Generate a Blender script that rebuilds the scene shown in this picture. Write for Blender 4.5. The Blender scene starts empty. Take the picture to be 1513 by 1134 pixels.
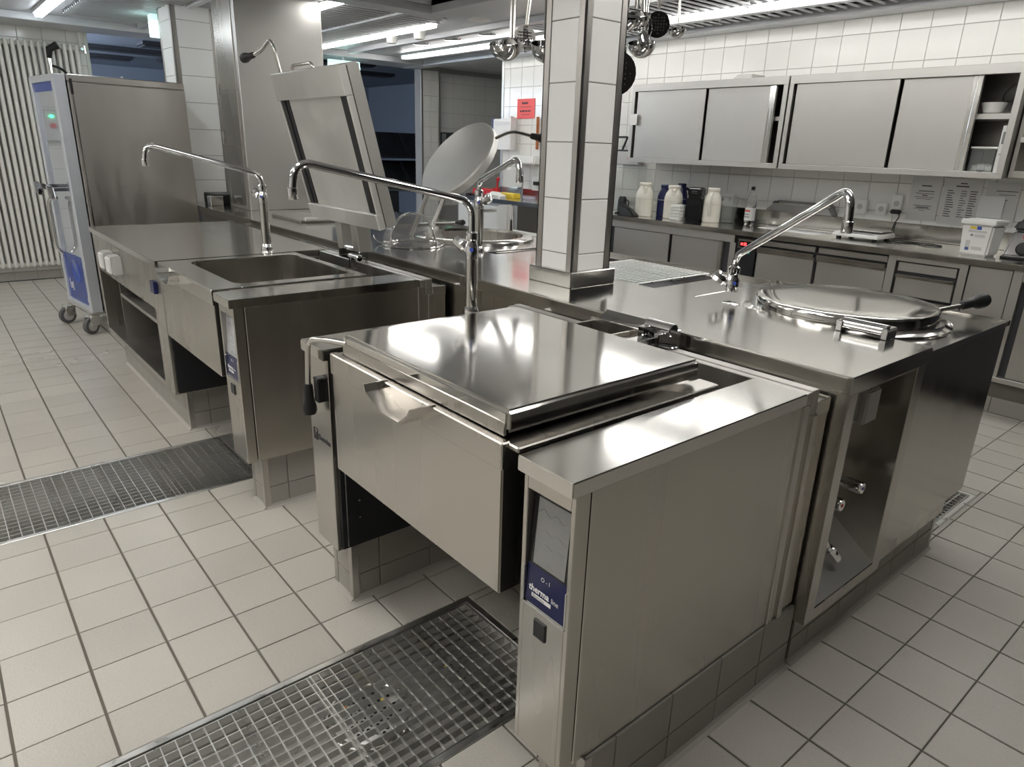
import bpy, bmesh, math, random
from mathutils import Vector, Matrix
random.seed(7)
C = bpy.context.scene.collection
sc = bpy.context.scene

# ------------------------------------------------------------------ camera, world, exposure
IMG_W, IMG_H, FPX = 1513.0, 1134.0, 1016.6
CAM = Vector((0.0, 0.0, 1.44))
_yaw, _pitch, _roll = math.radians(139.727), math.radians(18.912), math.radians(1.8338)
_f = Vector((math.cos(_yaw)*math.cos(_pitch), math.sin(_yaw)*math.cos(_pitch), -math.sin(_pitch)))
_r = _f.cross(Vector((0, 0, 1))).normalized()
_u = _r.cross(_f)
CR = math.cos(_roll)*_r + math.sin(_roll)*_u
CU = -math.sin(_roll)*_r + math.cos(_roll)*_u
CF = _f
cam_d = bpy.data.cameras.new('camera')
cam_d.sensor_width = 36.0
cam_d.lens = FPX*36.0/IMG_W
cam_d.clip_start = 0.02
cam_o = bpy.data.objects.new('camera', cam_d)
C.objects.link(cam_o)
cam_o.matrix_world = Matrix(((CR.x, CU.x, -CF.x, CAM.x), (CR.y, CU.y, -CF.y, CAM.y), (CR.z, CU.z, -CF.z, CAM.z), (0, 0, 0, 1)))
sc.camera = cam_o
world = bpy.data.worlds.new('world'); sc.world = world
world.use_nodes = True
world.node_tree.nodes['Background'].inputs[0].default_value = (0.8, 0.85, 0.95, 1)
world.node_tree.nodes['Background'].inputs[1].default_value = 0.02
sc.view_settings.view_transform = 'Standard'
sc.view_settings.look = 'None'
sc.view_settings.gamma = 1.0
sc.view_settings.use_curve_mapping = False
sc.view_settings.exposure = 0.5
LED = 12.0            # ceiling light strips
FILL = 9.0           # added fill panels, out of view

# ------------------------------------------------------------------ materials
def mat(name, col, rough=0.5, metal=0.0, spec=0.5, noise=None, bump=None, rvar=0.0, cvar=0.0, stretch=(1, 1, 1),
        scale=8.0, emit=None, estr=0.0, trans=0.0, alpha=1.0, ior=1.45, coat=0.0, detail=4.0):
    m = bpy.data.materials.new(name); m.use_nodes = True
    nt = m.node_tree; b = nt.nodes['Principled BSDF']
    c = tuple(col) + (1,)
    b.inputs['Base Color'].default_value = c
    b.inputs['Roughness'].default_value = rough
    b.inputs['Metallic'].default_value = metal
    b.inputs['Specular IOR Level'].default_value = spec
    b.inputs['IOR'].default_value = ior
    b.inputs['Transmission Weight'].default_value = trans
    b.inputs['Alpha'].default_value = alpha
    b.inputs['Coat Weight'].default_value = coat
    if emit:
        b.inputs['Emission Color'].default_value = tuple(emit) + (1,)
        b.inputs['Emission Strength'].default_value = estr
    if rvar or cvar or bump:
        tc = nt.nodes.new('ShaderNodeTexCoord'); mp = nt.nodes.new('ShaderNodeMapping')
        mp.inputs['Scale'].default_value = stretch
        nt.links.new(tc.outputs['Object'], mp.inputs['Vector'])
        nz = nt.nodes.new('ShaderNodeTexNoise'); nz.inputs['Scale'].default_value = scale
        nz.inputs['Detail'].default_value = detail
        nt.links.new(mp.outputs[0], nz.inputs['Vector'])
        if rvar:
            mr = nt.nodes.new('ShaderNodeMapRange')
            mr.inputs['From Min'].default_value = 0.3; mr.inputs['From Max'].default_value = 0.7
            mr.inputs['To Min'].default_value = max(0.02, rough-rvar); mr.inputs['To Max'].default_value = rough+rvar
            nt.links.new(nz.outputs['Fac'], mr.inputs['Value']); nt.links.new(mr.outputs[0], b.inputs['Roughness'])
        if cvar:
            mx = nt.nodes.new('ShaderNodeMix'); mx.data_type = 'RGBA'
            mx.inputs['A'].default_value = tuple(max(0, v*(1-cvar)) for v in col) + (1,)
            mx.inputs['B'].default_value = tuple(min(1, v*(1+cvar)) for v in col) + (1,)
            mr2 = nt.nodes.new('ShaderNodeMapRange')
            mr2.inputs['From Min'].default_value = 0.3; mr2.inputs['From Max'].default_value = 0.7
            nz2 = nt.nodes.new('ShaderNodeTexNoise'); nz2.inputs['Scale'].default_value = scale*0.31
            nz2.inputs['Detail'].default_value = detail
            nt.links.new(mp.outputs[0], nz2.inputs['Vector'])
            nt.links.new(nz2.outputs['Fac'], mr2.inputs['Value']); nt.links.new(mr2.outputs[0], mx.inputs['Factor'])
            nt.links.new(mx.outputs['Result'], b.inputs['Base Color'])
        if bump:
            bs, bst = bump
            nb = nt.nodes.new('ShaderNodeTexNoise'); nb.inputs['Scale'].default_value = bs
            nt.links.new(mp.outputs[0], nb.inputs['Vector'])
            bp = nt.nodes.new('ShaderNodeBump'); bp.inputs['Strength'].default_value = bst
            bp.inputs['Distance'].default_value = 0.002
            nt.links.new(nb.outputs['Fac'], bp.inputs['Height']); nt.links.new(bp.outputs[0], b.inputs['Normal'])
    return m

M = {}
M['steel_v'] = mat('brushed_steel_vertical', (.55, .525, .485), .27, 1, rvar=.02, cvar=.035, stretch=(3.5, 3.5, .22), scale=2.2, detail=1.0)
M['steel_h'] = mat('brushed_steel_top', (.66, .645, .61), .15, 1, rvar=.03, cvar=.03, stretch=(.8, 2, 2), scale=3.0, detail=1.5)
M['steel_d'] = mat('dull_steel', (.50, .48, .45), .36, 1, rvar=.06, cvar=.06, stretch=(4, 4, 1), scale=3.0)
M['steel_door'] = mat('satin_steel_door', (.60, .585, .555), .42, 1, rvar=.05, cvar=.04, stretch=(1, 1, 1), scale=2.5)
M['steel_lid'] = mat('polished_steel_lid', (.70, .685, .65), .105, 1, rvar=.025, cvar=.03, stretch=(1.5, 1, 1), scale=3.0)
M['steel_m'] = mat('reflective_steel', (.55, .53, .49), .17, 1, rvar=.04, cvar=.04, stretch=(2, 2, .6), scale=3.0)
M['steel_rough'] = mat('scoured_steel', (.76, .75, .72), .46, .85, rvar=.10, cvar=.13, scale=5.0)
M['chrome'] = mat('chrome', (.78, .78, .78), .06, 1)
M['galv'] = mat('galvanised_grate_steel', (.78, .78, .76), .34, 1, rvar=.1, scale=20)
M['dark_metal'] = mat('dark_metal', (.10, .10, .11), .45, .8)
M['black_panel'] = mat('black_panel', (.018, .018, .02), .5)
M['black'] = mat('black_plastic', (.015, .015, .016), .38)
M['black_gloss'] = mat('black_gloss_plastic', (.01, .01, .012), .12)
M['white_pl'] = mat('white_plastic', (.80, .80, .77), .35)
M['cream'] = mat('cream_enamel', (.80, .77, .68), .22)
M['navy'] = mat('navy_plastic', (.012, .017, .08), .25)
M['grey_pl'] = mat('grey_plastic', (.52, .52, .50), .4)
M['paper'] = mat('paper', (.80, .80, .79), .7)
M['laminate'] = mat('laminated_paper', (.62, .62, .60), .25)
M['red'] = mat('red_plastic', (.62, .03, .035), .4)
M['red_paper'] = mat('red_paper', (.75, .10, .09), .45)
M['yellow'] = mat('yellow_plastic', (.75, .55, .05), .45)
M['orange'] = mat('orange_scrap', (.75, .25, .03), .6)
M['ink'] = mat('ink', (.03, .03, .035), .6)
M['ink_grey'] = mat('grey_ink', (.25, .25, .25), .6)
M['ink_blue'] = mat('blue_ink', (.05, .10, .45), .5)
M['white_ink'] = mat('white_ink', (.85, .85, .85), .5)
M['cloth'] = mat('white_cloth', (.78, .78, .75), .9, bump=(40, .4))
M['teal'] = mat('teal_sticker', (.05, .45, .40), .5)
M['wood'] = mat('tan_board', (.45, .16, .06), .55)
M['tile'] = mat('white_ceramic_tile', (.74, .735, .70), .16, spec=.5, cvar=.02, scale=3)
M['tile_col'] = mat('column_ceramic_tile', (.88, .88, .85), .22, cvar=.015, scale=3)
M['grout'] = mat('wall_grout', (.40, .39, .37), .9)
def floor_mat(name, col):
    m = bpy.data.materials.new(name); m.use_nodes = True
    nt = m.node_tree; b = nt.nodes['Principled BSDF']; N = nt.nodes.new; L = nt.links.new
    geo = N('ShaderNodeNewGeometry'); oi = N('ShaderNodeObjectInfo')
    n1 = N('ShaderNodeTexNoise'); n1.inputs['Scale'].default_value = 1.3; n1.inputs['Detail'].default_value = 5; L(geo.outputs['Position'], n1.inputs['Vector'])
    n2 = N('ShaderNodeTexNoise'); n2.inputs['Scale'].default_value = 120; n2.inputs['Detail'].default_value = 2; L(geo.outputs['Position'], n2.inputs['Vector'])
    a1 = N('ShaderNodeMath'); a1.operation = 'MULTIPLY_ADD'; a1.inputs[1].default_value = .30; L(n1.outputs['Fac'], a1.inputs[0]); a1.inputs[2].default_value = .74
    a2 = N('ShaderNodeMath'); a2.operation = 'MULTIPLY_ADD'; a2.inputs[1].default_value = .10; L(oi.outputs['Random'], a2.inputs[0]); L(a1.outputs[0], a2.inputs[2])
    a3 = N('ShaderNodeMath'); a3.operation = 'MULTIPLY_ADD'; a3.inputs[1].default_value = .14; L(n2.outputs['Fac'], a3.inputs[0]); L(a2.outputs[0], a3.inputs[2])
    a4 = N('ShaderNodeMath'); a4.operation = 'SUBTRACT'; L(a3.outputs[0], a4.inputs[0]); a4.inputs[1].default_value = .07
    vm = N('ShaderNodeVectorMath'); vm.operation = 'SCALE'; vm.inputs[0].default_value = col; L(a4.outputs[0], vm.inputs['Scale']); L(vm.outputs[0], b.inputs['Base Color'])
    # wet film on the tiles in front of the open-fronted counter
    sp = N('ShaderNodeVectorMath'); sp.operation = 'SUBTRACT'; sp.inputs[1].default_value = (-4.3, .45, 0); L(geo.outputs['Position'], sp.inputs[0])
    sm = N('ShaderNodeVectorMath'); sm.operation = 'MULTIPLY'; sm.inputs[1].default_value = (.75, 1.7, 0); L(sp.outputs[0], sm.inputs[0])
    ln = N('ShaderNodeVectorMath'); ln.operation = 'LENGTH'; L(sm.outputs[0], ln.inputs[0])
    w1 = N('ShaderNodeMath'); w1.operation = 'MULTIPLY_ADD'; w1.inputs[1].default_value = 2.2; w1.inputs[2].default_value = -.5; L(n1.outputs['Fac'], w1.inputs[0])
    w2 = N('ShaderNodeMath'); w2.operation = 'SUBTRACT'; L(w1.outputs[0], w2.inputs[0]); L(ln.outputs['Value'], w2.inputs[1])
    mr = N('ShaderNodeMapRange'); mr.inputs['From Min'].default_value = -.9; mr.inputs['From Max'].default_value = .35; mr.inputs['To Min'].default_value = .38; mr.inputs['To Max'].default_value = .15; L(w2.outputs[0], mr.inputs['Value'])
    L(mr.outputs[0], b.inputs['Roughness'])
    n3 = N('ShaderNodeTexVoronoi'); n3.inputs['Scale'].default_value = 150; L(geo.outputs['Position'], n3.inputs['Vector'])
    bp = N('ShaderNodeBump'); bp.inputs['Strength'].default_value = .22; bp.inputs['Distance'].default_value = .002; L(n3.outputs['Distance'], bp.inputs['Height']); L(bp.outputs[0], b.inputs['Normal'])
    return m
M['floor_tile'] = floor_mat('stoneware_floor_tile', (.55, .52, .465))
M['floor_grout'] = mat('floor_grout', (.16, .145, .12), .9)
M['plinth_tile'] = mat('plinth_tile', (.37, .35, .315), .45, cvar=.08, scale=5, bump=(200, .3))
M['plinth_grout'] = mat('plinth_grout', (.20, .185, .16), .9)
M['cove'] = mat('cove_strip', (.46, .44, .40), .5)
M['radiator'] = mat('radiator_enamel', (.80, .79, .74), .35)
M['ceil'] = mat('ceiling_panel', (.66, .67, .69), .42, .35)
M['ceil_white'] = mat('painted_ceiling', (.60, .61, .62), .8)
M['slat'] = mat('filter_slat', (.62, .63, .65), .4, .6)
M['slat_dark'] = mat('filter_plenum', (.06, .06, .065), .8)
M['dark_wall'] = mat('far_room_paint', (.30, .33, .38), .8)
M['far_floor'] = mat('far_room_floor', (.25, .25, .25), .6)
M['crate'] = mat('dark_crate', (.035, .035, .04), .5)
M['led'] = mat('led_diffuser', (.9, .9, .9), .5, emit=(1.0, .985, .95), estr=LED)
M['wall_dimmed'] = mat('darkened_right_wall', (.05, .048, .045), .5, .3)
M['far_fill'] = mat('far_room_fill', (.8, .85, .9), .5, emit=(.7, .82, 1.0), estr=55.0)  # glow of the added fill light in the far room
M['led_fill'] = mat('fill_panel_diffuser', (.9, .9, .9), .5, emit=(1.0, .98, .95), estr=FILL)
M['led_blue'] = mat('cool_led_diffuser', (.9, .9, .9), .5, emit=(.86, .94, 1.0), estr=LED)
M['exit'] = mat('exit_sign_face', (.8, .95, .9), .5, emit=(.62, 1.0, .90), estr=2.2)
M['exit_dim'] = mat('exit_sign_housing', (.75, .9, .85), .3, emit=(.6, .95, .9), estr=.5)
M['green_led'] = mat('green_led', (.1, .8, .3), .4, emit=(.05, 1, .35), estr=4)
M['red_led'] = mat('red_display', (.4, .02, .02), .4, emit=(1, .05, .05), estr=2.0)
M['screen'] = mat('screen_glass', (.27, .27, .26), .16, cvar=.15, scale=6)
M['screen_lit'] = mat('film_covered_screen', (.62, .64, .68), .10, .6, cvar=.5, scale=14, stretch=(1, 1, .5))
M['blue_panel'] = mat('blue_panel', (.012, .016, .075), .12)
M['black_glass'] = mat('black_glass', (.012, .012, .013), .08)
M['tinted'] = mat('tinted_door_pane', (.60, .64, .70), .04, .75)
M['clear'] = mat('clear_plastic', (.93, .95, .94), .08, trans=.92, ior=1.2)
M['glass'] = mat('clear_glass', (.97, .98, .98), .02, trans=1.0, ior=1.35)
M['bluefilm'] = mat('blue_print', (.03, .07, .33), .25)
M['bluefilm_light'] = mat('light_blue_print', (.12, .17, .42), .25)
M['door_sheen'] = mat('cool_sheen_door_frame', (.80, .84, .90), .32, .65)  # pale blue colour stands in for the cool strip light's reflection
M['mesh'] = mat('fine_wire_mesh', (.66, .65, .62), .4, .9, alpha=.30)
M['cord'] = mat('black_cord', (.012, .012, .012), .5)
M['rubber'] = mat('grey_rubber', (.12, .12, .12), .7)
M['yellow_g'] = mat('zinc_grey', (.34, .34, .33), .45, .7)

# wall tile look for walls outside the photograph's frame
def brick_mat():
    m = bpy.data.materials.new('tiled_wall_far'); m.use_nodes = True
    nt = m.node_tree; b = nt.nodes['Principled BSDF']
    tc = nt.nodes.new('ShaderNodeTexCoord'); bk = nt.nodes.new('ShaderNodeTexBrick')
    bk.offset = 0; bk.inputs['Color1'].default_value = (.72, .71, .68, 1); bk.inputs['Color2'].default_value = (.74, .73, .70, 1)
    bk.inputs['Mortar'].default_value = (.4, .39, .37, 1); bk.inputs['Scale'].default_value = 1
    bk.inputs['Brick Width'].default_value = .2; bk.inputs['Row Height'].default_value = .2; bk.inputs['Mortar Size'].default_value = .003
    nt.links.new(tc.outputs['UV'], bk.inputs['Vector']); nt.links.new(bk.outputs['Color'], b.inputs['Base Color'])
    b.inputs['Roughness'].default_value = .25
    return m
M['wall_far'] = brick_mat()

# ------------------------------------------------------------------ mesh builder
class MB:
    def __init__(s, bevel=0.0, seg=1):
        s.v = []; s.f = []; s.bevel = bevel; s.seg = seg
    def _add(s, vs, fs):
        o = len(s.v); s.v += [Vector(p) for p in vs]; s.f += [tuple(i+o for i in f) for f in fs]; return s
    def box(s, x0, x1, y0, y1, z0, z1):
        if x0 > x1: x0, x1 = x1, x0
        if y0 > y1: y0, y1 = y1, y0
        if z0 > z1: z0, z1 = z1, z0
        return s._add([(x0, y0, z0), (x1, y0, z0), (x1, y1, z0), (x0, y1, z0), (x0, y0, z1), (x1, y0, z1), (x1, y1, z1), (x0, y1, z1)],
                      [(3, 2, 1, 0), (4, 5, 6, 7), (0, 1, 5, 4), (1, 2, 6, 5), (2, 3, 7, 6), (3, 0, 4, 7)])
    def hexa(s, b, t):   # bottom and top quads (ccw from above)
        return s._add(list(b)+list(t), [(3, 2, 1, 0), (4, 5, 6, 7), (0, 1, 5, 4), (1, 2, 6, 5), (2, 3, 7, 6), (3, 0, 4, 7)])
    def prism(s, poly, axis, a, b):
        n = len(poly)
        def P(p, t):
            if axis == 'x': return (t, p[0], p[1])
            if axis == 'y': return (p[0], t, p[1])
            return (p[0], p[1], t)
        vs = [P(p, a) for p in poly]+[P(p, b) for p in poly]
        fs = [tuple(range(n)), tuple(range(2*n-1, n-1, -1))]
        for i in range(n):
            j = (i+1) % n; fs.append((i, i+n, j+n, j))
        return s._add(vs, fs)
    def cyl(s, p, q, r, r2=None, n=20):
        return s.tube([p, q], r if r2 is None else [r, r2], n)
    def tube(s, pts, r, n=10, cap=True):
        pts = [Vector(p) for p in pts]; k = len(pts)
        rs = r if isinstance(r, (list, tuple)) else [r]*k
        T = []
        for i in range(k):
            a = pts[max(0, i-1)]; b = pts[min(k-1, i+1)]
            d = (b-a); T.append(d.normalized() if d.length > 1e-9 else Vector((0, 0, 1)))
        t0 = T[0]; ref = Vector((0, 0, 1)) if abs(t0.z) < .9 else Vector((1, 0, 0))
        nrm = (ref - t0*ref.dot(t0)).normalized(); vs = []; fs = []
        for i in range(k):
            nrm = (nrm - T[i]*nrm.dot(T[i])).normalized(); bi = T[i].cross(nrm)
            for j in range(n):
                a = 2*math.pi*j/n
                vs.append(pts[i] + rs[i]*(math.cos(a)*nrm + math.sin(a)*bi))
        for i in range(k-1):
            for j in range(n):
                j2 = (j+1) % n; fs.append((i*n+j, i*n+j2, (i+1)*n+j2, (i+1)*n+j))
        if cap: fs.append(tuple(range(n-1, -1, -1))); fs.append(tuple((k-1)*n+j for j in range(n)))
        return s._add(vs, fs)
    def lathe(s, prof, c=(0, 0, 0), n=28, cap=True, axis=(0, 0, 1), sx=1.0, sy=1.0):
        ax = Vector(axis).normalized(); ref = Vector((1, 0, 0)) if abs(ax.x) < .9 else Vector((0, 1, 0))
        a = (ref-ax*ref.dot(ax)).normalized(); b = ax.cross(a); c = Vector(c); vs = []; fs = []; k = len(prof)
        for (r, z) in prof:
            for j in range(n):
                t = 2*math.pi*j/n; vs.append(c+ax*z+r*(sx*math.cos(t)*a+sy*math.sin(t)*b))
        for i in range(k-1):
            for j in range(n):
                j2 = (j+1) % n; fs.append((i*n+j, i*n+j2, (i+1)*n+j2, (i+1)*n+j))
        if cap: fs.append(tuple(range(n-1, -1, -1))); fs.append(tuple((k-1)*n+j for j in range(n)))
        return s._add(vs, fs)
    def text(s, txt, size, o, right, up, align='LEFT', squash=1.0, bold=0.0):
        cu = bpy.data.curves.new('t', 'FONT'); cu.body = txt; cu.size = size; cu.align_x = align; cu.offset = bold
        cu.resolution_u = 2
        ob = bpy.data.objects.new('t', cu); me = ob.to_mesh()
        o = Vector(o); right = Vector(right).normalized()*squash; up = Vector(up).normalized()
        s._add([o+right*v.co.x+up*v.co.y for v in me.vertices], [tuple(p.vertices) for p in me.polygons])
        ob.to_mesh_clear(); bpy.data.objects.remove(ob); bpy.data.curves.remove(cu)
        return s
    def xf(s, mtx, start=0):
        for i in range(start, len(s.v)): s.v[i] = mtx @ s.v[i]
        return s
    def mesh(s, name, m, off=(0, 0, 0), ang=35):
        me = bpy.data.meshes.new(name); o = Vector(off)
        me.from_pydata([tuple(p-o) for p in s.v], [], s.f)
        bm = bmesh.new(); bm.from_mesh(me)
        if s.bevel:
            ed = [e for e in bm.edges if len(e.link_faces) == 2 and e.calc_face_angle(0) > .6]
            bmesh.ops.bevel(bm, geom=ed, offset=s.bevel, segments=s.seg, affect='EDGES', clamp_overlap=True)
        bmesh.ops.recalc_face_normals(bm, faces=bm.faces)
        bm.to_mesh(me); bm.free()
        me.shade_smooth(); me.set_sharp_from_angle(angle=math.radians(ang))
        me.materials.append(M[m] if isinstance(m, str) else m)
        return me

def fillet(pts, r, n=6):
    pts = [Vector(p) for p in pts]; out = [pts[0]]
    for i in range(1, len(pts)-1):
        a, b, c = pts[i-1], pts[i], pts[i+1]
        d1 = (a-b); d2 = (c-b); L = min(r, d1.length*(.95 if i == 1 else .49), d2.length*(.95 if i == len(pts)-2 else .49))
        p = b+d1.normalized()*L; q = b+d2.normalized()*L
        for k in range(n+1):
            t = k/n; out.append((1-t)**2*p+2*t*(1-t)*b+t*t*q)
    out.append(pts[-1]); return out

def props(o, label=None, cat=None, group=None, kind=None):
    if label: o['label'] = label
    if cat: o['category'] = cat
    if group: o['group'] = group
    if kind: o['kind'] = kind
    return o
class Thing:
    def __init__(s, name, label, cat, loc, rz=0.0, group=None, kind=None, at=None, scale=1.0):
        # loc: base point the parts are drawn around; at: where the base stands in the room, when loc and size are scaled about the camera
        s.o = bpy.data.objects.new(name, None); s.o.empty_display_size = .05; C.objects.link(s.o)
        s.loc = Vector(loc); s.o.location = Vector(at) if at else s.loc; s.o.rotation_euler = (0, 0, rz); s.o.scale = (scale,)*3
        props(s.o, label, cat, group, kind)
    def part(s, name, mb, m, parent=None, label=None, local=False, ang=35, kind=None):
        off = (0, 0, 0) if local else s.loc
        me = mb.mesh(name, m, off, ang) if isinstance(mb, MB) else mb
        o = bpy.data.objects.new(name, me); C.objects.link(o); o.parent = parent or s.o
        if label: o['label'] = label
        if kind: o['kind'] = kind
        return o
def single(name, mb, m, label, cat, group=None, kind=None, origin=None, ang=35):
    if origin is None:
        xs = [p.x for p in mb.v]; ys = [p.y for p in mb.v]; zs = [p.z for p in mb.v]
        origin = ((min(xs)+max(xs))/2, (min(ys)+max(ys))/2, min(zs))
    me = mb.mesh(name, m, origin, ang)
    o = bpy.data.objects.new(name, me); C.objects.link(o); o.location = origin
    return props(o, label, cat, group, kind)
def struct(name, mb, m, label=None, ang=35):
    o = single(name, mb, m, label, None, None, 'structure', origin=(0, 0, 0), ang=ang); return o

# tiles: each one an object, meshes shared between alike tiles
_tcache = {}
def tile_mesh(w, h, th, key, m, bev=.0025):
    k = (round(w, 4), round(h, 4), round(th, 4), key)
    if k not in _tcache:
        b = bev; me = bpy.data.meshes.new('tile')
        vs = [(0, 0, 0), (w, 0, 0), (w, h, 0), (0, h, 0), (0, 0, th-b*.6), (w, 0, th-b*.6), (w, h, th-b*.6), (0, h, th-b*.6),
              (b, b, th), (w-b, b, th), (w-b, h-b, th), (b, h-b, th)]
        fs = [(0, 1, 5, 4), (1, 2, 6, 5), (2, 3, 7, 6), (3, 0, 4, 7), (4, 5, 9, 8), (5, 6, 10, 9), (6, 7, 11, 10), (7, 4, 8, 11), (8, 9, 10, 11), (3, 2, 1, 0)]
        me.from_pydata(vs, [], fs); me.materials.append(M[m]); _tcache[k] = me
    return _tcache[k]
def tile_face(parent, name, o, U, V, ulines, vlines, m, gap=.003, th=.006, skip=None):
    """Tiles on the plane through o spanned by U, V (thickness towards U x V); one object per tile."""
    U = Vector(U); V = Vector(V); N = U.cross(V); o = Vector(o)
    rot = Matrix((U, V, N)).transposed().to_4x4()
    pw = parent.matrix_world if False else Matrix.Translation(parent.location)
    for i in range(len(ulines)-1):
        for j in range(len(vlines)-1):
            u0, u1, v0, v1 = ulines[i], ulines[i+1], vlines[j], vlines[j+1]
            if skip and skip((u0+u1)/2, (v0+v1)/2): continue
            w = u1-u0-gap; h = v1-v0-gap
            if w < .008 or h < .008: continue
            t = bpy.data.objects.new(name, tile_mesh(w, h, th, m, m)); C.objects.link(t); t.parent = parent
            p = o+U*(u0+gap/2)+V*(v0+gap/2)-parent.location
            t.matrix_local = Matrix.Translation(p) @ rot
def lines(a, b, phase, pitch):
    k = math.ceil((a-phase)/pitch+1e-6); out = [a]
    while phase+k*pitch < b-1e-6:
        if phase+k*pitch > a+1e-6: out.append(phase+k*pitch)
        k += 1
    return out+[b]
def sub_rect(rects, h):
    out = []
    for (x0, x1, y0, y1) in rects:
        hx0, hx1, hy0, hy1 = h
        if hx0 >= x1 or hx1 <= x0 or hy0 >= y1 or hy1 <= y0: out.append((x0, x1, y0, y1)); continue
        if x0 < hx0: out.append((x0, hx0, y0, y1))
        if x1 > hx1: out.append((hx1, x1, y0, y1))
        a, b = max(x0, hx0), min(x1, hx1)
        if y0 < hy0: out.append((a, b, y0, hy0))
        if y1 > hy1: out.append((a, b, hy1, y1))
    return out
def px(P):
    d = Vector(P)-CAM; w = d.dot(CF)
    if w < .05: return None
    return IMG_W/2+FPX*d.dot(CR)/w, IMG_H/2-FPX*d.dot(CU)/w, w

# ================================================================== ROOM
XW, YB, XR, YF, HC = -8.60, 5.40, 4.6, -3.0, 2.46      # west wall, back wall, right wall, wall behind the camera, ceiling
G1 = (-1.585, -1.085, -1.60, 1.175)     # floor drains (x0,x1,y0,y1)
G2 = (-3.425, -2.865, -1.60, 1.02)
G3 = (-1.20, -.775, 3.02, 3.46)
HOLES = [G1, G2, G3]
fl = MB()
for r in [(XW, XR, YF, YB)]:
    rs = [r]
    for h in HOLES: rs = sub_rect(rs, h)
    for (a, b, c, d) in rs: fl.box(a, b, c, d, -.06, -.006)
fl.box(-8.75, -6.6, YB, 8.0, -.06, -.006)
floor = struct('floor', fl, 'floor_grout', 'grey stoneware tiled kitchen floor with dark joints')
PX0, PY0, P = -2.353, .325, .2
cells = []
for i in range(-31, 35):
    for j in range(-17, 26):
        x0 = PX0+i*P; y0 = PY0+j*P
        if x0+P < XW or x0 > XR or y0+P < YF or y0 > YB: continue
        rs = [(max(x0, XW), min(x0+P, XR), max(y0, YF), min(y0+P, YB))]
        for h in HOLES: rs = sub_rect(rs, h)
        c = (x0+P/2, y0+P/2)
        if -6.4 < c[0] < -.86 and 1.75 < c[1] < 2.75: continue      # under the island
        q = px((c[0], c[1], 0)); d = math.hypot(c[0], c[1])
        vis = q is not None and -60 < q[0] < IMG_W+60 and q[1] < IMG_H+90 and d > .5
        for (a, b, e, f_) in rs:
            if b-a > .012 and f_-e > .012: cells.append((0 if vis else 1, d, a, b, e, f_))
cells.sort()
rest = MB()
for n, (iv, d, a, b, e, f_) in enumerate(cells):
    gx, gy = .0038, .0072
    if n < 300 and iv == 0:
        w, h = b-a-gx, f_-e-gy
        t = bpy.data.objects.new('floor_tile', tile_mesh(w, h, .007, 'floor', 'floor_tile', .0018)); C.objects.link(t)
        t.parent = floor; t.location = (a+gx/2, e+gy/2, -.007 + random.uniform(-.0004, .0004))
    else: rest.box(a+gx/2, b-gx/2, e+gy/2, f_-gy/2, -.007, 0)
o = bpy.data.objects.new('floor_tile_field', rest.mesh('floor_tile_field', 'floor_tile')); C.objects.link(o); o.parent = floor; o['kind'] = 'stuff'

# walls
Z_C = 2.395
wb = MB().box(-6.7, XR, YB, YB+.12, 0, 2.6)
wall_back = struct('wall_back', wb, 'grout', 'white tiled back wall')
vl = lines(0, 2.40, 2.285, .2)
def skip_back(u, v):
    x = -6.7+u
    if v < .95: return True
    if -4.36 < x < -1.42 and 1.42 < v < 1.93: return True
    return x > -.5
tile_face(wall_back, 'wall_tile', (-6.7, YB, 0), (1, 0, 0), (0, 0, 1), lines(0, 6.3, -3.366+6.7, .2), vl, 'tile', skip=skip_back)
ww = MB().box(XW-.12, XW, YF, 1.55, 0, 2.6)
wall_left = struct('wall_left', ww, 'grout', 'white tiled wall behind the radiator')
# face towards +x : U = +y, V = +z -> N = +x
tile_face(wall_left, 'wall_tile', (XW, 0, 0), (0, 1, 0), (0, 0, 1), lines(-.35, 1.55, 1.19-.0, .2), lines(0.085, 2.40, 2.395-.105, .2), 'tile', skip=lambda u, v: False)
tile_face(wall_left, 'base_tile', (XW, 0, 0), (0, 1, 0), (0, 0, 1), lines(-.35, 1.55, 1.19, .2), [0, .085], 'plinth_tile', th=.012)
# west opening: pillar between opening and niche
wp = MB().box(XW-.16, XW, 5.50, 5.80, 0, 2.6)
wall_pillar = struct('wall_pillar', wp, 'grout', 'white tiled wall pier beside the dark doorway')
tile_face(wall_pillar, 'wall_tile', (XW, 5.5, 0), (0, 1, 0), (0, 0, 1), [.025, .15, .275], lines(0, 2.40, 2.28, .2), 'tile')
tm = MB(.002); tm.box(XW-.004, XW+.012, 5.494, 5.525, 0, 2.4); tm.box(XW-.004, XW+.012, 5.775, 5.806, 0, 2.4); tm.box(XW-.1, XW+.01, 1.54, 1.575, 0, 2.4)
tm.box(-6.712, -6.67, YB-.012, YB+.004, 0, 2.4)
struct('trim_1', tm, 'steel_d', 'steel corner angles of the doorway')
wn = MB().box(-8.86, -8.74, 5.80, 8.0, 0, 2.6); wn.box(-8.86, -6.5, 8.0, 8.12, 0, 2.6); wn.box(-6.7, -6.58, YB+.12, 8.0, 0, 2.6)
wall_niche = struct('wall_niche', wn, 'grout', 'tiled wall of the dim recess')
tile_face(wall_niche, 'wall_tile', (-8.74, 5.8, 0), (0, 1, 0), (0, 0, 1), lines(0, 1.6, .12, .2), lines(.6, 2.40, 2.28, .2), 'tile')
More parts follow.
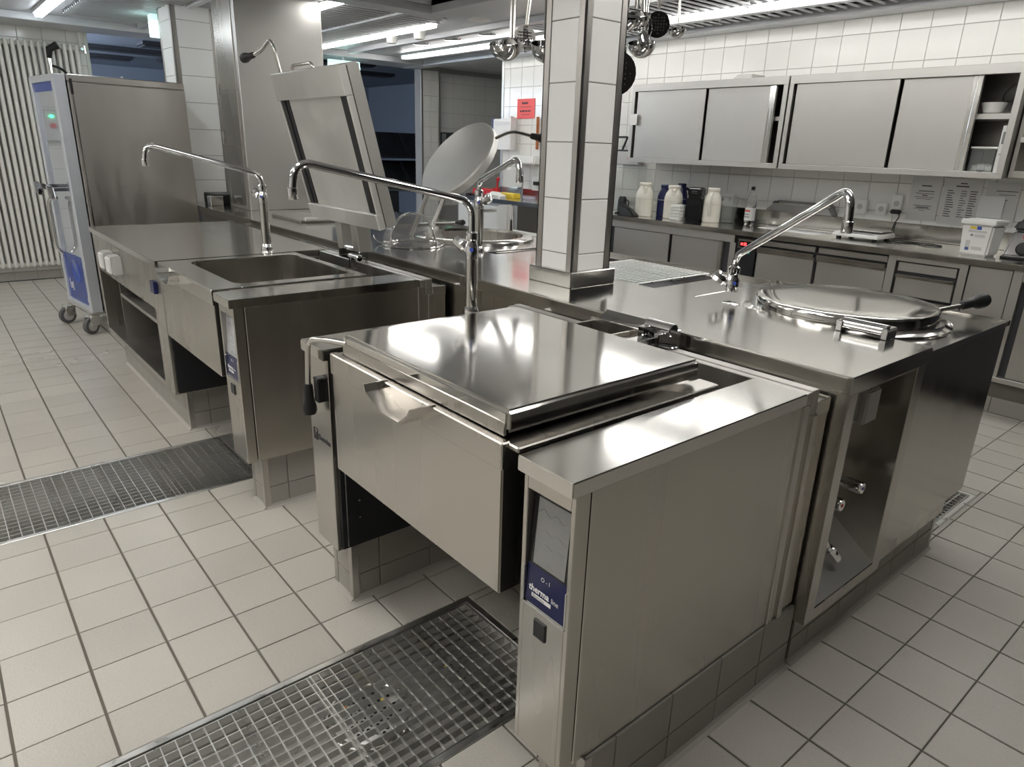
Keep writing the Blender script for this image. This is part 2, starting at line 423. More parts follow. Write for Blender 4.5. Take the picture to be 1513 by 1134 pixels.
# far room behind the doorway
fr = MB().box(-15, XW, .9, 8.2, -.06, -.004)
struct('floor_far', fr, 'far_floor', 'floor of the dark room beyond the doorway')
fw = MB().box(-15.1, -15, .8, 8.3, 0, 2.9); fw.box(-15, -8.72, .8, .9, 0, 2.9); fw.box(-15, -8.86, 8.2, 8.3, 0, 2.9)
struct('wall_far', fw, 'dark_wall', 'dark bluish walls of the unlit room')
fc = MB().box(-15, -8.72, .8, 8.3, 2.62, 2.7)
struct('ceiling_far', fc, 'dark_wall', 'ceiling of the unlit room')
t = Thing('strip_light', 'added unseen bluish fill light on the near wall of the far room', 'strip light', (-11.5, .96, 2.3))  # added out of view to lift the darkness of the far room
t.part('housing', MB().box(-14, -9.2, .902, .93, 2.24, 2.36), 'dark_wall'); t.part('diffuser', MB().box(-14, -9.2, .93, .96, 2.27, 2.33), 'far_fill')
for (x, y, w, h) in [(-9.9, 2.15, .34, .5), (-10.9, 3.1, .34, 1.0), (-11.9, 2.6, .3, 1.2), (-12.8, 3.9, .3, 1.2), (-13.2, 2.6, .3, .8), (-10.6, 5.3, .34, 1.1), (-11.8, 6.3, .34, 1.2), (-12.9, 5.6, .3, 1.2)]:
    t = Thing('ceiling_panel_light', 'unlit dark rectangular ceiling lamp in the far room', 'ceiling lamp', (x, y, 2.56), group='unlit lamps of the far room')
    t.part('frame', MB(.004).box(x-w/2, x+w/2, y-h/2, y+h/2, 2.575, 2.62), 'dark_metal'); t.part('diffuser', MB().box(x-w/2+.03, x+w/2-.03, y-h/2+.03, y+h/2-.03, 2.56, 2.575), 'crate')
# walls outside the frame, seen only in reflections
def uvbox(name, x0, x1, y0, y1, z0, z1, m, label):
    b = MB().box(x0, x1, y0, y1, z0, z1); o = struct(name, b, m, label); me = o.data
    uv = me.uv_layers.new(name='UVMap')
    for poly in me.polygons:
        for li in poly.loop_indices:
            c = me.vertices[me.loops[li].vertex_index].co
            uv.data[li].uv = (c.y, c.z) if abs(poly.normal.x) > .5 else (c.x, c.z)
    return o
uvbox('wall_right', XR, XR+.1, YF, YB+.1, 0, 2.6, 'wall_dimmed', 'right wall, coloured dark for dim reflections')  # wall colour kept near black so the steel mirrors a dim room
uvbox('wall_front', XW, XR, YF-.1, YF, 0, 2.6, 'wall_far', 'white tiled wall behind the viewer')

# ------------------------------------------------------------------ ceiling
cl = MB()
HOOD = (-5.0, .9, 1.35, 3.30)
for (a, b, c, d) in sub_rect([(XW-.2, XR+.1, YF-.1, 8.1)], HOOD): cl.box(a, b, c, d, HC, HC+.06)
ceiling = struct('ceiling', cl, 'ceil', 'grey metal ventilated kitchen ceiling')
hd = MB(); hz = 2.92
hd.box(HOOD[0]-.02, HOOD[1]+.02, HOOD[2]-.02, HOOD[3]+.02, hz, hz+.05)
hd.prism([(HOOD[0], HC), (HOOD[0]-.02, HC), (HOOD[0]-.02, hz), (HOOD[0]+.18, hz)], 'y', HOOD[2], HOOD[3])
hd.box(HOOD[1], HOOD[1]+.02, HOOD[2], HOOD[3], HC, hz); hd.box(HOOD[0], HOOD[1], HOOD[2]-.02, HOOD[2], HC, hz); hd.box(HOOD[0], HOOD[1], HOOD[3], HOOD[3]+.02, HC, hz)
ho = bpy.data.objects.new('hood_recess', hd.mesh('hood_recess', 'ceil')); C.objects.link(ho); ho.parent = ceiling
_bn = [1]
def beam(x0, x1, y0, y1, z0=2.395, z1=HC):
    _bn[0] += 1; struct('trim_%d' % _bn[0], MB(.004).box(x0, x1, y0, y1, z0, z1), 'ceil', 'grey metal ceiling beam')
beam(XW, XR, 5.22, YB, 2.39); beam(XW, XW+.5, YF, 5.22, 2.395); beam(-7.95, XR, 4.10, 4.16, 2.41); beam(-7.95, XR, 4.86, 4.93, 2.41)
beam(-5.16, -5.0, 1.2, 3.46, 2.40); beam(-5.0, XR, 3.30, 3.46, 2.40); beam(-7.95, -5.16, 3.18, 3.24, 2.41); beam(-7.95, -5.16, 1.9, 1.95, 2.41)
beam(-5.0, XR, 1.2, 1.35, 2.40); beam(-6.2, -5.1, 1.05, 1.09, 2.38)
# filter fields: slats run across (along y)
_slat = {}
_fn = [0]
def slat_field(x0, x1, y0, y1, pitch=.085, z=2.45):
    _fn[0] += 1; pl = struct('ceiling_filter_%d' % _fn[0], MB().box(x0, x1, y0, y1, z-.002, HC-.001), 'slat_dark', 'slatted grease filter field of the ceiling')
    L = y1-y0; k = round(L, 3)
    if k not in _slat:
        _slat[k] = MB().prism([(0, -.012), (.034, -.038), (.052, -.038), (.056, -.030), (.036, -.028), (.006, -.006)], 'y', 0, L).mesh('filter_slat', 'slat')
    n = int((x1-x0)/pitch)
    for i in range(n):
        s_ = bpy.data.objects.new('filter_slat', _slat[k]); C.objects.link(s_); s_.parent = pl; s_.location = (x0+.01+i*pitch, y0, z+.012)
slat_field(-7.85, -5.2, 2.72, 3.17); slat_field(-7.85, -5.2, 3.26, 3.62); slat_field(-7.85, -5.2, 1.97, 2.56); slat_field(-7.7, -5.4, 1.25, 1.88)
slat_field(-5.1, -.5, 4.18, 4.66); slat_field(-5.1, -.5, 4.94, 5.2)
# slats on the sloped hood end, high up
for i in range(16):
    y = 2.0+i*.08
    s_ = bpy.data.objects.new('hood_slat', MB(.003).prism([(HOOD[0]+.12, 2.58), (HOOD[0]+.17, 2.56), (HOOD[0]+.62, 2.86), (HOOD[0]+.58, 2.89)], 'y', 0, .035).mesh('hood_slat', 'slat')); C.objects.link(s_); s_.parent = ceiling; s_.location = (0, y, 0)

def strip(x0, x1, y, label, m='led', z=2.425, group=None):
    t = Thing('strip_light', label, 'strip light', ((x0+x1)/2, y, z), group=group)
    t.part('housing', MB(.003).box(x0-.02, x1+.02, y-.045, y+.045, z+.008, HC), 'ceil'); t.part('diffuser', MB(.004).box(x0, x1, y-.03, y+.03, z-.02, z+.008), m)
strip(-7.78, -5.55, 3.69, 'short bright strip light next to the two smoke detectors')
strip(-7.80, -3.2, 4.75, 'long bright strip light above the back counter, end over the doorway')
strip(-3.1, -.3, 4.75, 'long bright strip light above the wall cabinets')
strip(-7.6, -5.20, 2.64, 'bright strip light beside the tall steel shaft')
strip(-7.92, -4.9, 1.10, 'cool white strip light above the radiator', 'led_blue')
strip(-4.0, -.3, 3.69, 'strip light over the island back')
def fill_panel(x, y, label):  # unseen panels added to brighten the floor, column and pans
    t = Thing('fill_panel', label, 'fill light', (x, y, 2.42))
    t.part('frame', MB(.003).box(x-.62, x+.62, y-.17, y+.17, 2.425, HC), 'ceil'); t.part('diffuser', MB(.003).box(x-.60, x+.60, y-.15, y+.15, 2.415, 2.425), 'led_fill')
for (x, y, w) in [(-6.2, -.5, 'beside the radiator wall'), (-4.2, -.5, 'over the aisle before the open counter'), (-2.3, -.5, 'over the aisle before the open pan'), (-.9, -.9, 'over the viewer'), (-1.7, .35, 'over the closed pan front'), (-.75, 2.05, 'over the island end'), (-6.2, -2.1, 'in the far corner of the aisle'), (-3.4, -2.1, 'behind the viewer')]:
    fill_panel(x, y, 'unseen ceiling fill panel, added ' + w)

def disc_thing(name, label, cat, x, y, z, prof, m, grp=None):
    return single(name, MB().lathe(prof, (x, y, z)), m, label, cat, grp)
disc_thing('ceiling_speaker', 'flat round white speaker grille in the ceiling', 'speaker', -5.2, 3.92, HC-.012, [(.075, 0), (.095, .004), (.1, .012)], 'white_pl')
for (x, y) in [(-6.62, 3.90), (-6.16, 3.93)]:
    t = Thing('smoke_detector', 'small round white smoke detector beside the short strip light', 'smoke detector', (x, y, HC), group='smoke detectors on the ceiling')
    t.part('base', MB().lathe([(.06, -.02), (.062, 0)], (x, y, HC)), 'white_pl'); t.part('head', MB().lathe([(.03, -.075), (.045, -.07), (.055, -.045), (.052, -.02)], (x, y, HC)), 'white_pl')
for (x, y) in [(-6.9, 4.42), (-6.35, 4.45), (-5.8, 4.47)]:
    t = Thing('downlight', 'small round recessed ceiling fitting with a shiny ring', 'downlight', (x, y, HC), group='recessed ceiling fittings')
    t.part('ring', MB().lathe([(.07, -.008), (.085, -.006), (.09, 0)], (x, y, HC)), 'chrome')
def exit_sign(x, y, z, w, d, h, label, rz=0):
    t = Thing('exit_sign', label, 'exit sign', (x, y, z), rz)
    t.part('housing', MB(.004).box(-w/2, w/2, -d/2, d/2, h, h+.05), 'exit_dim', local=True)
    t.part('bracket', MB().box(-.02, .02, -.01, .01, h+.05, 2.46-z), 'grey_pl', local=True)
    t.part('panel', MB(.004).box(-w/2, w/2, -d/2, d/2, 0, h), 'exit', local=True)
exit_sign(-6.9, 1.86, 2.235, .12, .22, .12, 'glowing pale green box sign hanging beside the tiled column')
exit_sign(-8.2, 4.17, 2.20, .05, .40, .11, 'glowing pale green panel sign hanging at the doorway')

# ================================================================== ISLAND
ZC, ZW = .87, .92
def plinth(x0, x1, y0, y1, h, label, faces, corners=()):
    t = Thing('tiled_plinth', label, 'plinth', ((x0+x1)/2, (y0+y1)/2, 0), group=None)
    core = t.part('core', MB().box(x0+.006, x1-.006, y0+.006, y1-.006, 0, h), 'plinth_grout')
    rows = [0.002, .092, h]
    def add(o, U, V, ul):
        U = Vector(U); V = Vector(V); N = U.cross(V); rot = Matrix((U, V, N)).transposed().to_4x4()
        for i in range(len(ul)-1):
            for j in range(2):
                w = ul[i+1]-ul[i]-.003; hh = rows[j+1]-rows[j]-.003
                if w < .01: continue
                q = bpy.data.objects.new('plinth_tile', tile_mesh(w, hh, .006, 'pl', 'plinth_tile', .0015)); C.objects.link(q); q.parent = t.o
                q.matrix_local = Matrix.Translation(Vector(o)+U*(ul[i]+.0015)+V*(rows[j]+.0015)-t.loc) @ rot
    if '+x' in faces: add((x1-.006, y0, 0), (0, 1, 0), (0, 0, 1), lines(0, y1-y0, .10, .2))
    if '-x' in faces: add((x0+.006, y1, 0), (0, -1, 0), (0, 0, 1), lines(0, y1-y0, .06, .2))
    if '-y' in faces: add((x0, y0+.006, 0), (1, 0, 0), (0, 0, 1), lines(0, x1-x0, .0, .15 if x1-x0 > .3 else .3))
    cm = MB(.001)
    for (cx, cy) in corners:
        sx = 1 if cx > (x0+x1)/2 else -1; sy = 1 if cy > (y0+y1)/2 else -1
        cm.box(cx-sx*.022, cx+sx*.002, cy-sy*.0, cy+sy*.002, 0, h); cm.box(cx, cx+sx*.002, cy-sy*.022, cy+sy*.002, 0, h)
    if corners: t.part('corner_angle', cm, 'steel_d')
    cv = MB()
    if '+x' in faces: cv.prism([(x1-.001, 0), (x1+.014, 0), (x1+.004, .006), (x1-.001, .018)], 'y', y0, y1)
    if '-y' in faces: cv.prism([(y0+.001, 0), (y0-.012, 0), (y0-.004, .006), (y0+.001, .016)], 'x', x0, x1)
    if '-x' in faces: cv.prism([(x0+.001, 0), (x0-.012, 0), (x0-.004, .006), (x0+.001, .016)], 'y', y0, y1)
    if cv.v: t.part('cove_strip', cv, 'cove')
    return t
plinth(-.875, -.739, .862, 1.724, .2185, 'low tiled plinth below the touchscreen console beside the end recess', ('+x', '-y', '-x'), [(-.739, .862), (-.875, .862)])
plinth(-1.924, -1.793, .862, 1.724, .2445, 'low tiled plinth below the plain console of the closed pan', ('+x', '-y', '-x'), [(-1.793, .862), (-1.924, .862)])
plinth(-2.684, -2.556, .862, 1.724, .2445, 'low tiled plinth below the console of the open pan', ('+x', '-y', '-x'), [(-2.556, .862), (-2.684, .862)])
plinth(-5.0, -3.578, .862, 1.724, .2305, 'long low tiled plinth below the open-fronted counter', ('+x', '-y', '-x'), [(-3.578, .862), (-5.0, .862)])
plinth(-6.3, -.739, 1.74, 2.80, .163, 'broad tiled plinth below the service wall and kettles', ('+x', '-y'), [(-.739, 2.80)])

def console(t, x0, x1, zb, screen, side_line=True):
    """A slim steel pedestal of a pan: shell, cap and, where it has one, the touch panel."""
    xc0, xc1 = x0-.006, x1+.004
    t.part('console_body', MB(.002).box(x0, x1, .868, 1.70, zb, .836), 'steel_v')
    if screen:
        zs0, zs1 = .536, .800; a, b = x0+.012, x1-.012; yf = .825
        sh = MB(.0015)
        sh.box(x0, a, yf, .864, zb, .836); sh.box(b, x1, yf, .864, zb, .836); sh.box(a, b, yf, .864, zb, zs0); sh.box(a, b, yf, .864, zs1, .836)
        t.part('console_front', sh, 'steel_v')
        # panel leans back towards its top
        def pt(x, z, off=0): return (x, yf+.003+.018*(z-zs0)/(zs1-zs0)-off, z)
        def slab(xa, xb, za, zb_, off, th=.004):
            return MB().hexa([pt(xa, za, off), pt(xb, za, off), (xb, pt(xb, za, off)[1]+th, za), (xa, pt(xa, za, off)[1]+th, za)],
                             [pt(xa, zb_, off), pt(xb, zb_, off), (xb, pt(xb, zb_, off)[1]+th, zb_), (xa, pt(xa, zb_, off)[1]+th, zb_)])
        cp = t.part('control_panel', slab(a+.001, b-.001, zs0, zs1-.002, 0), 'black_glass' if screen == 1 else 'screen_lit')
        w = b-a
        t.part('blue_band', slab(a+.002, b-.002, zs0+.004, .628, .0008, .001), 'blue_panel', cp, 'dark blue lower band of the panel')
        t.part('display', slab(a+w*.13, b-w*.12, .634, .782, .0012, .001), 'screen' if screen == 1 else 'screen_lit', cp, 'grey glass display')
        rim = MB(.001)
        rim.box(a-.003, b+.003, yf-.002, yf+.004, zs0-.005, zs0+.001); rim.box(a-.003, a+.001, yf-.002, yf+.006, zs0-.003, .62); rim.box(b-.001, b+.003, yf-.002, yf+.006, zs0-.003, .62)
        t.part('panel_rim', rim, 'steel_h', cp)
        n = Vector((0, -math.cos(math.atan2(.03, zs1-zs0)), math.sin(math.atan2(.03, zs1-zs0))))
        up = Vector((0, .018, zs1-zs0)).normalized()
        tx = MB()
        tx.text('therma', .021, Vector(pt(a+.012, .571, .0022)), (1, 0, 0), up, bold=.0006)
        tx.text('line', .017, Vector(pt(a+.079, .571, .0022)), (1, 0, 0), up, squash=.9)
        tx.text('O - I', .014, Vector(pt(a+w*.36, .604, .0022)), (1, 0, 0), up)
        t.part('lettering', tx, 'white_ink', cp)
        pl = MB(); p0 = Vector(pt(a+.022, .558, .0022)); q0 = Vector(pt(a+.080, .558, .0022)); pl._add([p0, q0, q0+up*.009, p0+up*.009], [(0, 1, 2, 3)])
        t.part('name_plate', pl, 'white_ink', cp)
        t2 = MB().text('Electrolux', .0085, Vector(pt(a+.026, .560, .0030)), (1, 0, 0), up)
        t.part('plate_lettering', t2, 'ink', cp)
        wv = MB()
        for zz, amp in ((.755, .006), (.715, .004), (.685, .003), (.645, .004)):
            pts = [Vector(pt(a+w*.14+i*(w*.72)/14, zz+amp*math.sin(i*1.1+zz*40), .0016)) for i in range(15)]
            wv.tube(pts, .0006, 4)
        t.part('display_trace', wv, 'ink_grey', cp)
        us = MB(.002).box(a+w*.30, a+w*.60, yf-.004, yf+.004, .470, .513)
        t.part('usb_cover', us, 'black')
    else:
        t.part('console_front', MB(.0015).box(x0, x1, .825, .864, zb, .836), 'steel_v')
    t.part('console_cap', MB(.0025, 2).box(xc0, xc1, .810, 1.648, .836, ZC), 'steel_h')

# ---------------- closed pan
t = Thing('braising_pan', 'large closed tilting braising pan with flat steel lid, touchscreen console and floor plinths', 'braising pan', (-1.38, 1.25, .163), at=(-1.3207, 1.1963, 0.2179), scale=0.957)
pan1 = t
console(t, -.926, -.779, .165, 1)
console(t, -1.955, -1.812, .192, 0)
xl, xr = -1.776, -.993
t.part('pan_body', MB(.004, 2).box(xl, xr, .822, 1.50, .502, .862), 'steel_v')
rim = MB(.003)
rim.box(xl-.002, xr+.002, .818, .842, .806, .869); rim.box(xr-.03, xr+.034, .835, 1.53, .853, .866); rim.box(xl-.002, xl+.02, .835, 1.50, .853, .866)
t.part('pan_rim', rim, 'steel_v')
lid = MB(.009, 3).box(-1.742, -1.002, .842, 1.495, .878, .931)
lid_o = t.part('lid', lid, 'steel_lid')
lf = MB(.002).prism([(.840, .905), (.838, .872), (.846, .872), (.846, .905)], 'x', -1.735, -1.01)
t.part('lid_apron', lf, 'steel_v', lid_o)
sp = MB()
prof_o = [(-1.475, .872), (-1.468, .850), (-1.395, .818), (-1.305, .818), (-1.262, .850), (-1.250, .872)]
prof_i = [(-1.256, .872), (-1.268, .854), (-1.308, .824), (-1.393, .824), (-1.462, .854), (-1.469, .872)]
sp.prism(prof_o+prof_i, 'y', .762, .830)
t.part('pouring_spout', sp, 'steel_v')
hp = fillet([(-1.722, .846, .905), (-1.80, .812, .905), (-1.858, .790, .895), (-1.872, .788, .745)], .06, 7)
hd_ = t.part('lid_handle', MB().tube(hp, .0085, 12), 'steel_h')
t.part('grip', MB().lathe([(.011, .755), (.014, .748), (.015, .715), (.017, .70), (.021, .685), (.022, .672), (.018, .660), (.006, .655)], (-1.872, .788, 0), 18), 'black', hd_)
lk = MB(.003).box(-1.85, -1.822, .795, .83, .705, .775); lk.box(-1.853, -1.82, .795, .826, .772, .782)
t.part('handle_catch', lk, 'black')
t.part('rear_rail', MB(.002).box(-1.99, -1.64, 1.652, 1.676, .80, .867).box(-1.99, -1.64, 1.679, 1.714, .80, .869).box(-1.37, -.778, 1.652, 1.676, .80, .867).box(-1.37, -.778, 1.679, 1.714, .80, .869), 'steel_d')
rp = MB(.0015).box(-.795, -.774, 1.640, 1.668, .165, .836).box(-.795, -.770, 1.690, 1.714, .165, .80)
t.part('rear_post', rp, 'steel_v')
t.part('gap_filler', MB(.0015).box(-.797, -.780, 1.716, 1.786, .175, .80), 'steel_v'); t.part('gap_rail', MB(.0015).box(-1.99, -1.64, 1.716, 1.788, .79, .832).box(-1.37, -.778, 1.716, 1.788, .79, .832), 'steel_h')
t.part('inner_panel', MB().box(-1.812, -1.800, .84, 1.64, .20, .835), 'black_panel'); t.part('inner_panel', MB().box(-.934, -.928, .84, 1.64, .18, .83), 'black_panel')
es = MB().box(-1.8005, -1.799, .855, .858, .205, .83)
for z in (.36, .30): es.lathe([(.003, 0), (.003, .004)], (-1.80, .90, z), 8, axis=(1, 0, 0))
for z in (.42, .33): es.lathe([(.003, 0), (.003, .004)], (-1.80, 1.18, z), 8, axis=(1, 0, 0))
t.part('panel_screws', es, 'galv')
dk = MB().box(-1.80, -.934, 1.53, 1.65, .60, .70); dk.box(-1.80, -.934, 1.64, 1.652, .30, .80)
t.part('rear_deck', dk, 'steel_d')
sl = MB(.001).box(-1.638, -1.630, 1.60, 1.75, .76, .874).box(-1.455, -1.447, 1.60, 1.75, .76, .876).box(-1.638, -1.375, 1.742, 1.750, .76, .885).box(-1.638, -1.375, 1.60, 1.745, .755, .765).box(-1.447, -1.375, 1.60, 1.742, .765, .862)
t.part('hinge_slot', sl, 'steel_v')
t.part('slot_plate', MB(.001).hexa([(-1.60, 1.742, .884), (-1.37, 1.742, .884), (-1.37, 1.782, .912), (-1.60, 1.782, .912)], [(-1.60, 1.742, .887), (-1.37, 1.742, .887), (-1.37, 1.782, .915), (-1.60, 1.782, .915)]), 'steel_h')
hg = MB(.003).box(-1.352, -1.330, 1.655, 1.765, .845, .925).box(-1.288, -1.268, 1.655, 1.765, .845, .915)
hg.cyl((-1.362, 1.715, .920), (-1.258, 1.715, .920), .022); hg.box(-1.330, -1.288, 1.46, 1.70, .878, .90); hg.lathe([(.012, 0), (.030, .003), (.030, .008), (.012, .010)], (-1.262, 1.70, .868), 16)
t.part('lid_hinge', hg, 'chrome', lid_o)
br = MB()
br.text('Electrolux', .0235, (-1.905, .8242, .556), (1, 0, 0), (0, 0, 1), squash=.85, bold=.0007)
br.box(-1.938, -1.936, .8238, .8248, .548, .586); br.box(-1.912, -1.910, .8238, .8248, .548, .586); br.box(-1.938, -1.910, .8238, .8248, .548, .550); br.box(-1.938, -1.910, .8238, .8248, .584, .586)
br.prism([(-1.930, .558), (-1.922, .567), (-1.930, .578), (-1.926, .567)], 'y', .8238, .8248); br.prism([(-1.934, .552), (-1.914, .552), (-1.914, .580), (-1.918, .567)], 'y', .8238, .8248)
t.part('brand_lettering', br, 'ink')

# ---------------- open pan
t = Thing('braising_pan', 'open tilting braising pan with its lid raised and an empty basin', 'braising pan', (-3.2, 1.25, .18), at=(-3.0624, 1.1963, 0.2342), scale=0.957)
console(t, -2.776, -2.610, .192, 2)
xl, xr = -3.625, -2.832
pb = MB(.003)
pb.box(xl, xr, .822, .94, .505, .866); pb.box(xl, xr, 1.47, 1.505, .505, .866); pb.box(xl, -3.575, .94, 1.47, .505, .866); pb.box(-2.895, xr, .94, 1.47, .505, .866); pb.box(xl, xr, .94, 1.47, .505, .56)
t.part('pan_body', pb, 'steel_v')
rm = MB(.002).box(xl-.003, xr+.003, .818, .94, .862, .871).box(xl-.003, -3.57, .94, 1.47, .862, .871).box(-2.90, xr+.003, .94, 1.47, .862, .871).box(xl-.003, xr+.003, 1.47, 1.508, .862, .871).box(xl-.002, xr+.002, .817, .83, .806, .866)
t.part('pan_rim', rm, 'steel_h')
cr = MB()
for (cx, cy, sx, sy) in [(-3.575, 1.47, 1, -1), (-2.895, 1.47, -1, -1), (-2.895, .94, -1, 1), (-3.575, .94, 1, 1)]:
    poly = [(cx, cy)]+[(cx+sx*.07*(1-math.sin(a*math.pi/12)), cy+sy*.07*(1-math.cos(a*math.pi/12))) for a in range(7)]
    t.part('basin_corner', MB().prism(poly, 'z', .56, .870), 'steel_v')
sp = MB(); dx = -3.27-(-1.36)
sp.prism([(p[0]+dx-.05, p[1]) for p in prof_o+prof_i], 'y', .762, .83)
t.part('pouring_spout', sp, 'steel_h')
t.part('side_rail', MB(.002).box(-2.83, -2.80, .85, 1.52, .845, .858), 'steel_d')
t.part('rear_rail', MB(.002).box(-3.645, -2.606, 1.652, 1.676, .80, .867).box(-3.645, -2.606, 1.679, 1.714, .80, .869), 'steel_d')
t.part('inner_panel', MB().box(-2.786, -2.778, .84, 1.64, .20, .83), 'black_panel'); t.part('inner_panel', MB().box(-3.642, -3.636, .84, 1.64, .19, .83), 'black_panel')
t.part('rear_deck', MB().box(-3.635, -2.786, 1.51, 1.65, .60, .70).box(-3.635, -2.786, 1.64, 1.652, .30, .80), 'steel_d')
t.part('gap_rail', MB(.0015).box(-3.645, -2.606, 1.716, 1.790, .79, .832), 'steel_h'); t.part('gap_filler', MB(.0015).box(-2.627, -2.610, 1.716, 1.79, .20, .80), 'steel_v')
t.part('rear_post', MB(.0015).box(-2.625, -2.604, 1.640, 1.668, .19, .836).box(-2.625, -2.60, 1.690, 1.714, .19, .80), 'steel_v')
# lid, standing up and leaning a little forward: built flat, then turned about its hinge edge
LW, LL, LT = .745, .720, .098
ang = math.radians(104.0)
base = Vector((-3.29, 1.632, 1.052))
# local frame: a = along x, b = up the lid, n = inner face normal (towards the viewer)
bvec = Vector((0, math.cos(ang), math.sin(ang))); nvec = Vector((1, 0, 0)).cross(bvec); nvec = -nvec if nvec.y > 0 else nvec
LM = Matrix(((1, 0, 0, base.x), (0, bvec.y, -nvec.y, base.y), (0, bvec.z, -nvec.z, base.z), (0, 0, 0, 1)))   # (a, b, depth behind inner face)
sh = MB(.008, 2)
sh.box(-LW/2, LW/2, 0, LL, .03, LT)
lo = t.part('lid', sh.xf(LM), 'steel_door')
fr_ = MB(.003).box(-LW/2, LW/2, LL-.125, LL, -.004, .034).box(-LW/2, LW/2, 0, .075, -.004, .034).box(-LW/2, -LW/2+.012, .075, LL-.125, .004, .034).box(LW/2-.012, LW/2, .075, LL-.125, .004, .034)
t.part('lid_frame', fr_.xf(LM), 'steel_rough', lo)
for (g0, g1, gd) in [(-LW/2+.013, -LW/2+.052, .010), (LW/2-.056, LW/2-.013, .010), (-LW/2+.056, -LW/2+.090, .015), (LW/2-.085, LW/2-.060, .013)]:
    t.part('lid_gasket', MB(.002).box(g0, g1, .075, LL-.125, gd, .032).xf(LM), 'black_panel', lo)
t.part('lid_lining', MB(.003).box(-LW/2+.09, LW/2-.085, .075, LL-.125, .018, .032).xf(LM), 'steel_rough', lo)
t.part('lid_edge_handle', MB().tube(fillet([(-.12, LL-.005, .01), (-.12, LL+.022, .01), (.1, LL+.022, .01), (.1, LL-.005, .01)], .02), .007, 10).xf(LM), 'steel_h', lo)
kn = MB().tube(fillet([LM @ Vector((-LW/2+.03, LL-.03, .04)), LM @ Vector((-LW/2+.02, LL+.16, .05)), (-3.86, 1.49, 1.865), (-3.94, 1.47, 1.855)], .07, 8), .0085, 12)
t.part('lid_handle', kn, 'steel_h', lo)
t.part('grip', MB().lathe([(.011, 0), (.015, .008), (.016, .045), (.021, .06), (.025, .08), (.024, .10), (.012, .108)], (-3.91, 1.477, 1.858), 18, axis=(-.97, -.2, -.12)), 'black', lo)
for xa in (-3.38, -3.21):
    am = MB(.003).hexa([(xa-.035, 1.655, .915), (xa+.035, 1.655, .915), (xa+.035, 1.73, .915), (xa-.035, 1.73, .915)], [(xa-.035, 1.635, 1.12), (xa+.035, 1.635, 1.12), (xa+.035, 1.71, 1.12), (xa-.035, 1.71, 1.12)])
    t.part('lid_arm', am, 'steel_door', lo)
hg = MB(.003).box(-3.41, -3.18, 1.655, 1.705, .868, .935); hg.box(-3.19, -3.17, 1.60, 1.66, .84, .90); hg.cyl((-3.22, 1.625, .895), (-3.12, 1.625, .895), .017); hg.box(-3.14, -3.12, 1.60, 1.66, .86, .90)
t.part('lid_hinge', hg, 'chrome', lo)

# ---------------- open-fronted counter on the far side of the open pan
t = Thing('open_counter', 'long steel counter with open shelf below and two wall sockets on its fascia', 'counter', (-4.46, 1.25, .178), at=(-4.2682, 1.1963, 0.2323), scale=0.957)
t.part('worktop', MB(.0025, 2).box(-5.285, -3.655, .808, 1.716, .838, ZC), 'steel_h')
t.part('gap_rail', MB(.0015).box(-5.285, -3.655, 1.718, 1.790, .80, .846), 'steel_h')
t.part('fascia', MB(.002).box(-5.26, -3.835, .825, .84, .60, .836), 'steel_v')
t.part('side_panel', MB(.002).box(-5.26, -5.235, .825, 1.70, .178, .60), 'steel_v')
t.part('end_post', MB(.002).box(-3.832, -3.650, .825, 1.70, .18, .836), 'steel_v')
t.part('bottom_panel', MB(.002).box(-5.235, -3.832, .825, 1.70, .178, .205), 'steel_d')
t.part('shelf', MB(.002).box(-4.86, -3.832, .86, 1.66, .478, .50), 'steel_d')
t.part('back_panel', MB().box(-5.235, -3.832, 1.69, 1.70, .205, .60), 'dark_metal')
t.part('shelf_upright', MB().box(-4.87, -4.86, .86, 1.66, .205, .60), 'steel_d')
t.part('bracket', MB(.002).box(-3.80, -3.73, .808, .826, .695, .755), 'navy', None, 'dark blue plastic tab')
for i, x in enumerate((-4.735, -4.54)):
    s_ = t.part('socket', MB(.006, 2).box(x-.06, x+.06, .770, .826, .672, .782), 'grey_pl')
    t.part('socket_lid', MB(.006, 2).box(x-.055, x+.055, .757, .772, .680, .775), 'white_pl', s_)
rods = [((-4.3543, 0.9379, 0.5462), (-4.0194, 0.957, 0.5462), 0.006), ((-4.2299, 1.0718, 0.5452), (-3.7801, 1.0049, 0.5452), 0.005), ((-4.1151, 1.2441, 0.5452), (-3.7323, 1.225, 0.5452), 0.005)]  # rod ends baked after scaling about the camera, like the counter
for i, (a, b, r) in enumerate(rods):
    single('steel_rod', MB().cyl(a, b, r, n=10), 'galv', 'thin loose steel rod lying on the counter shelf', 'rod', 'loose rods on the counter shelf')

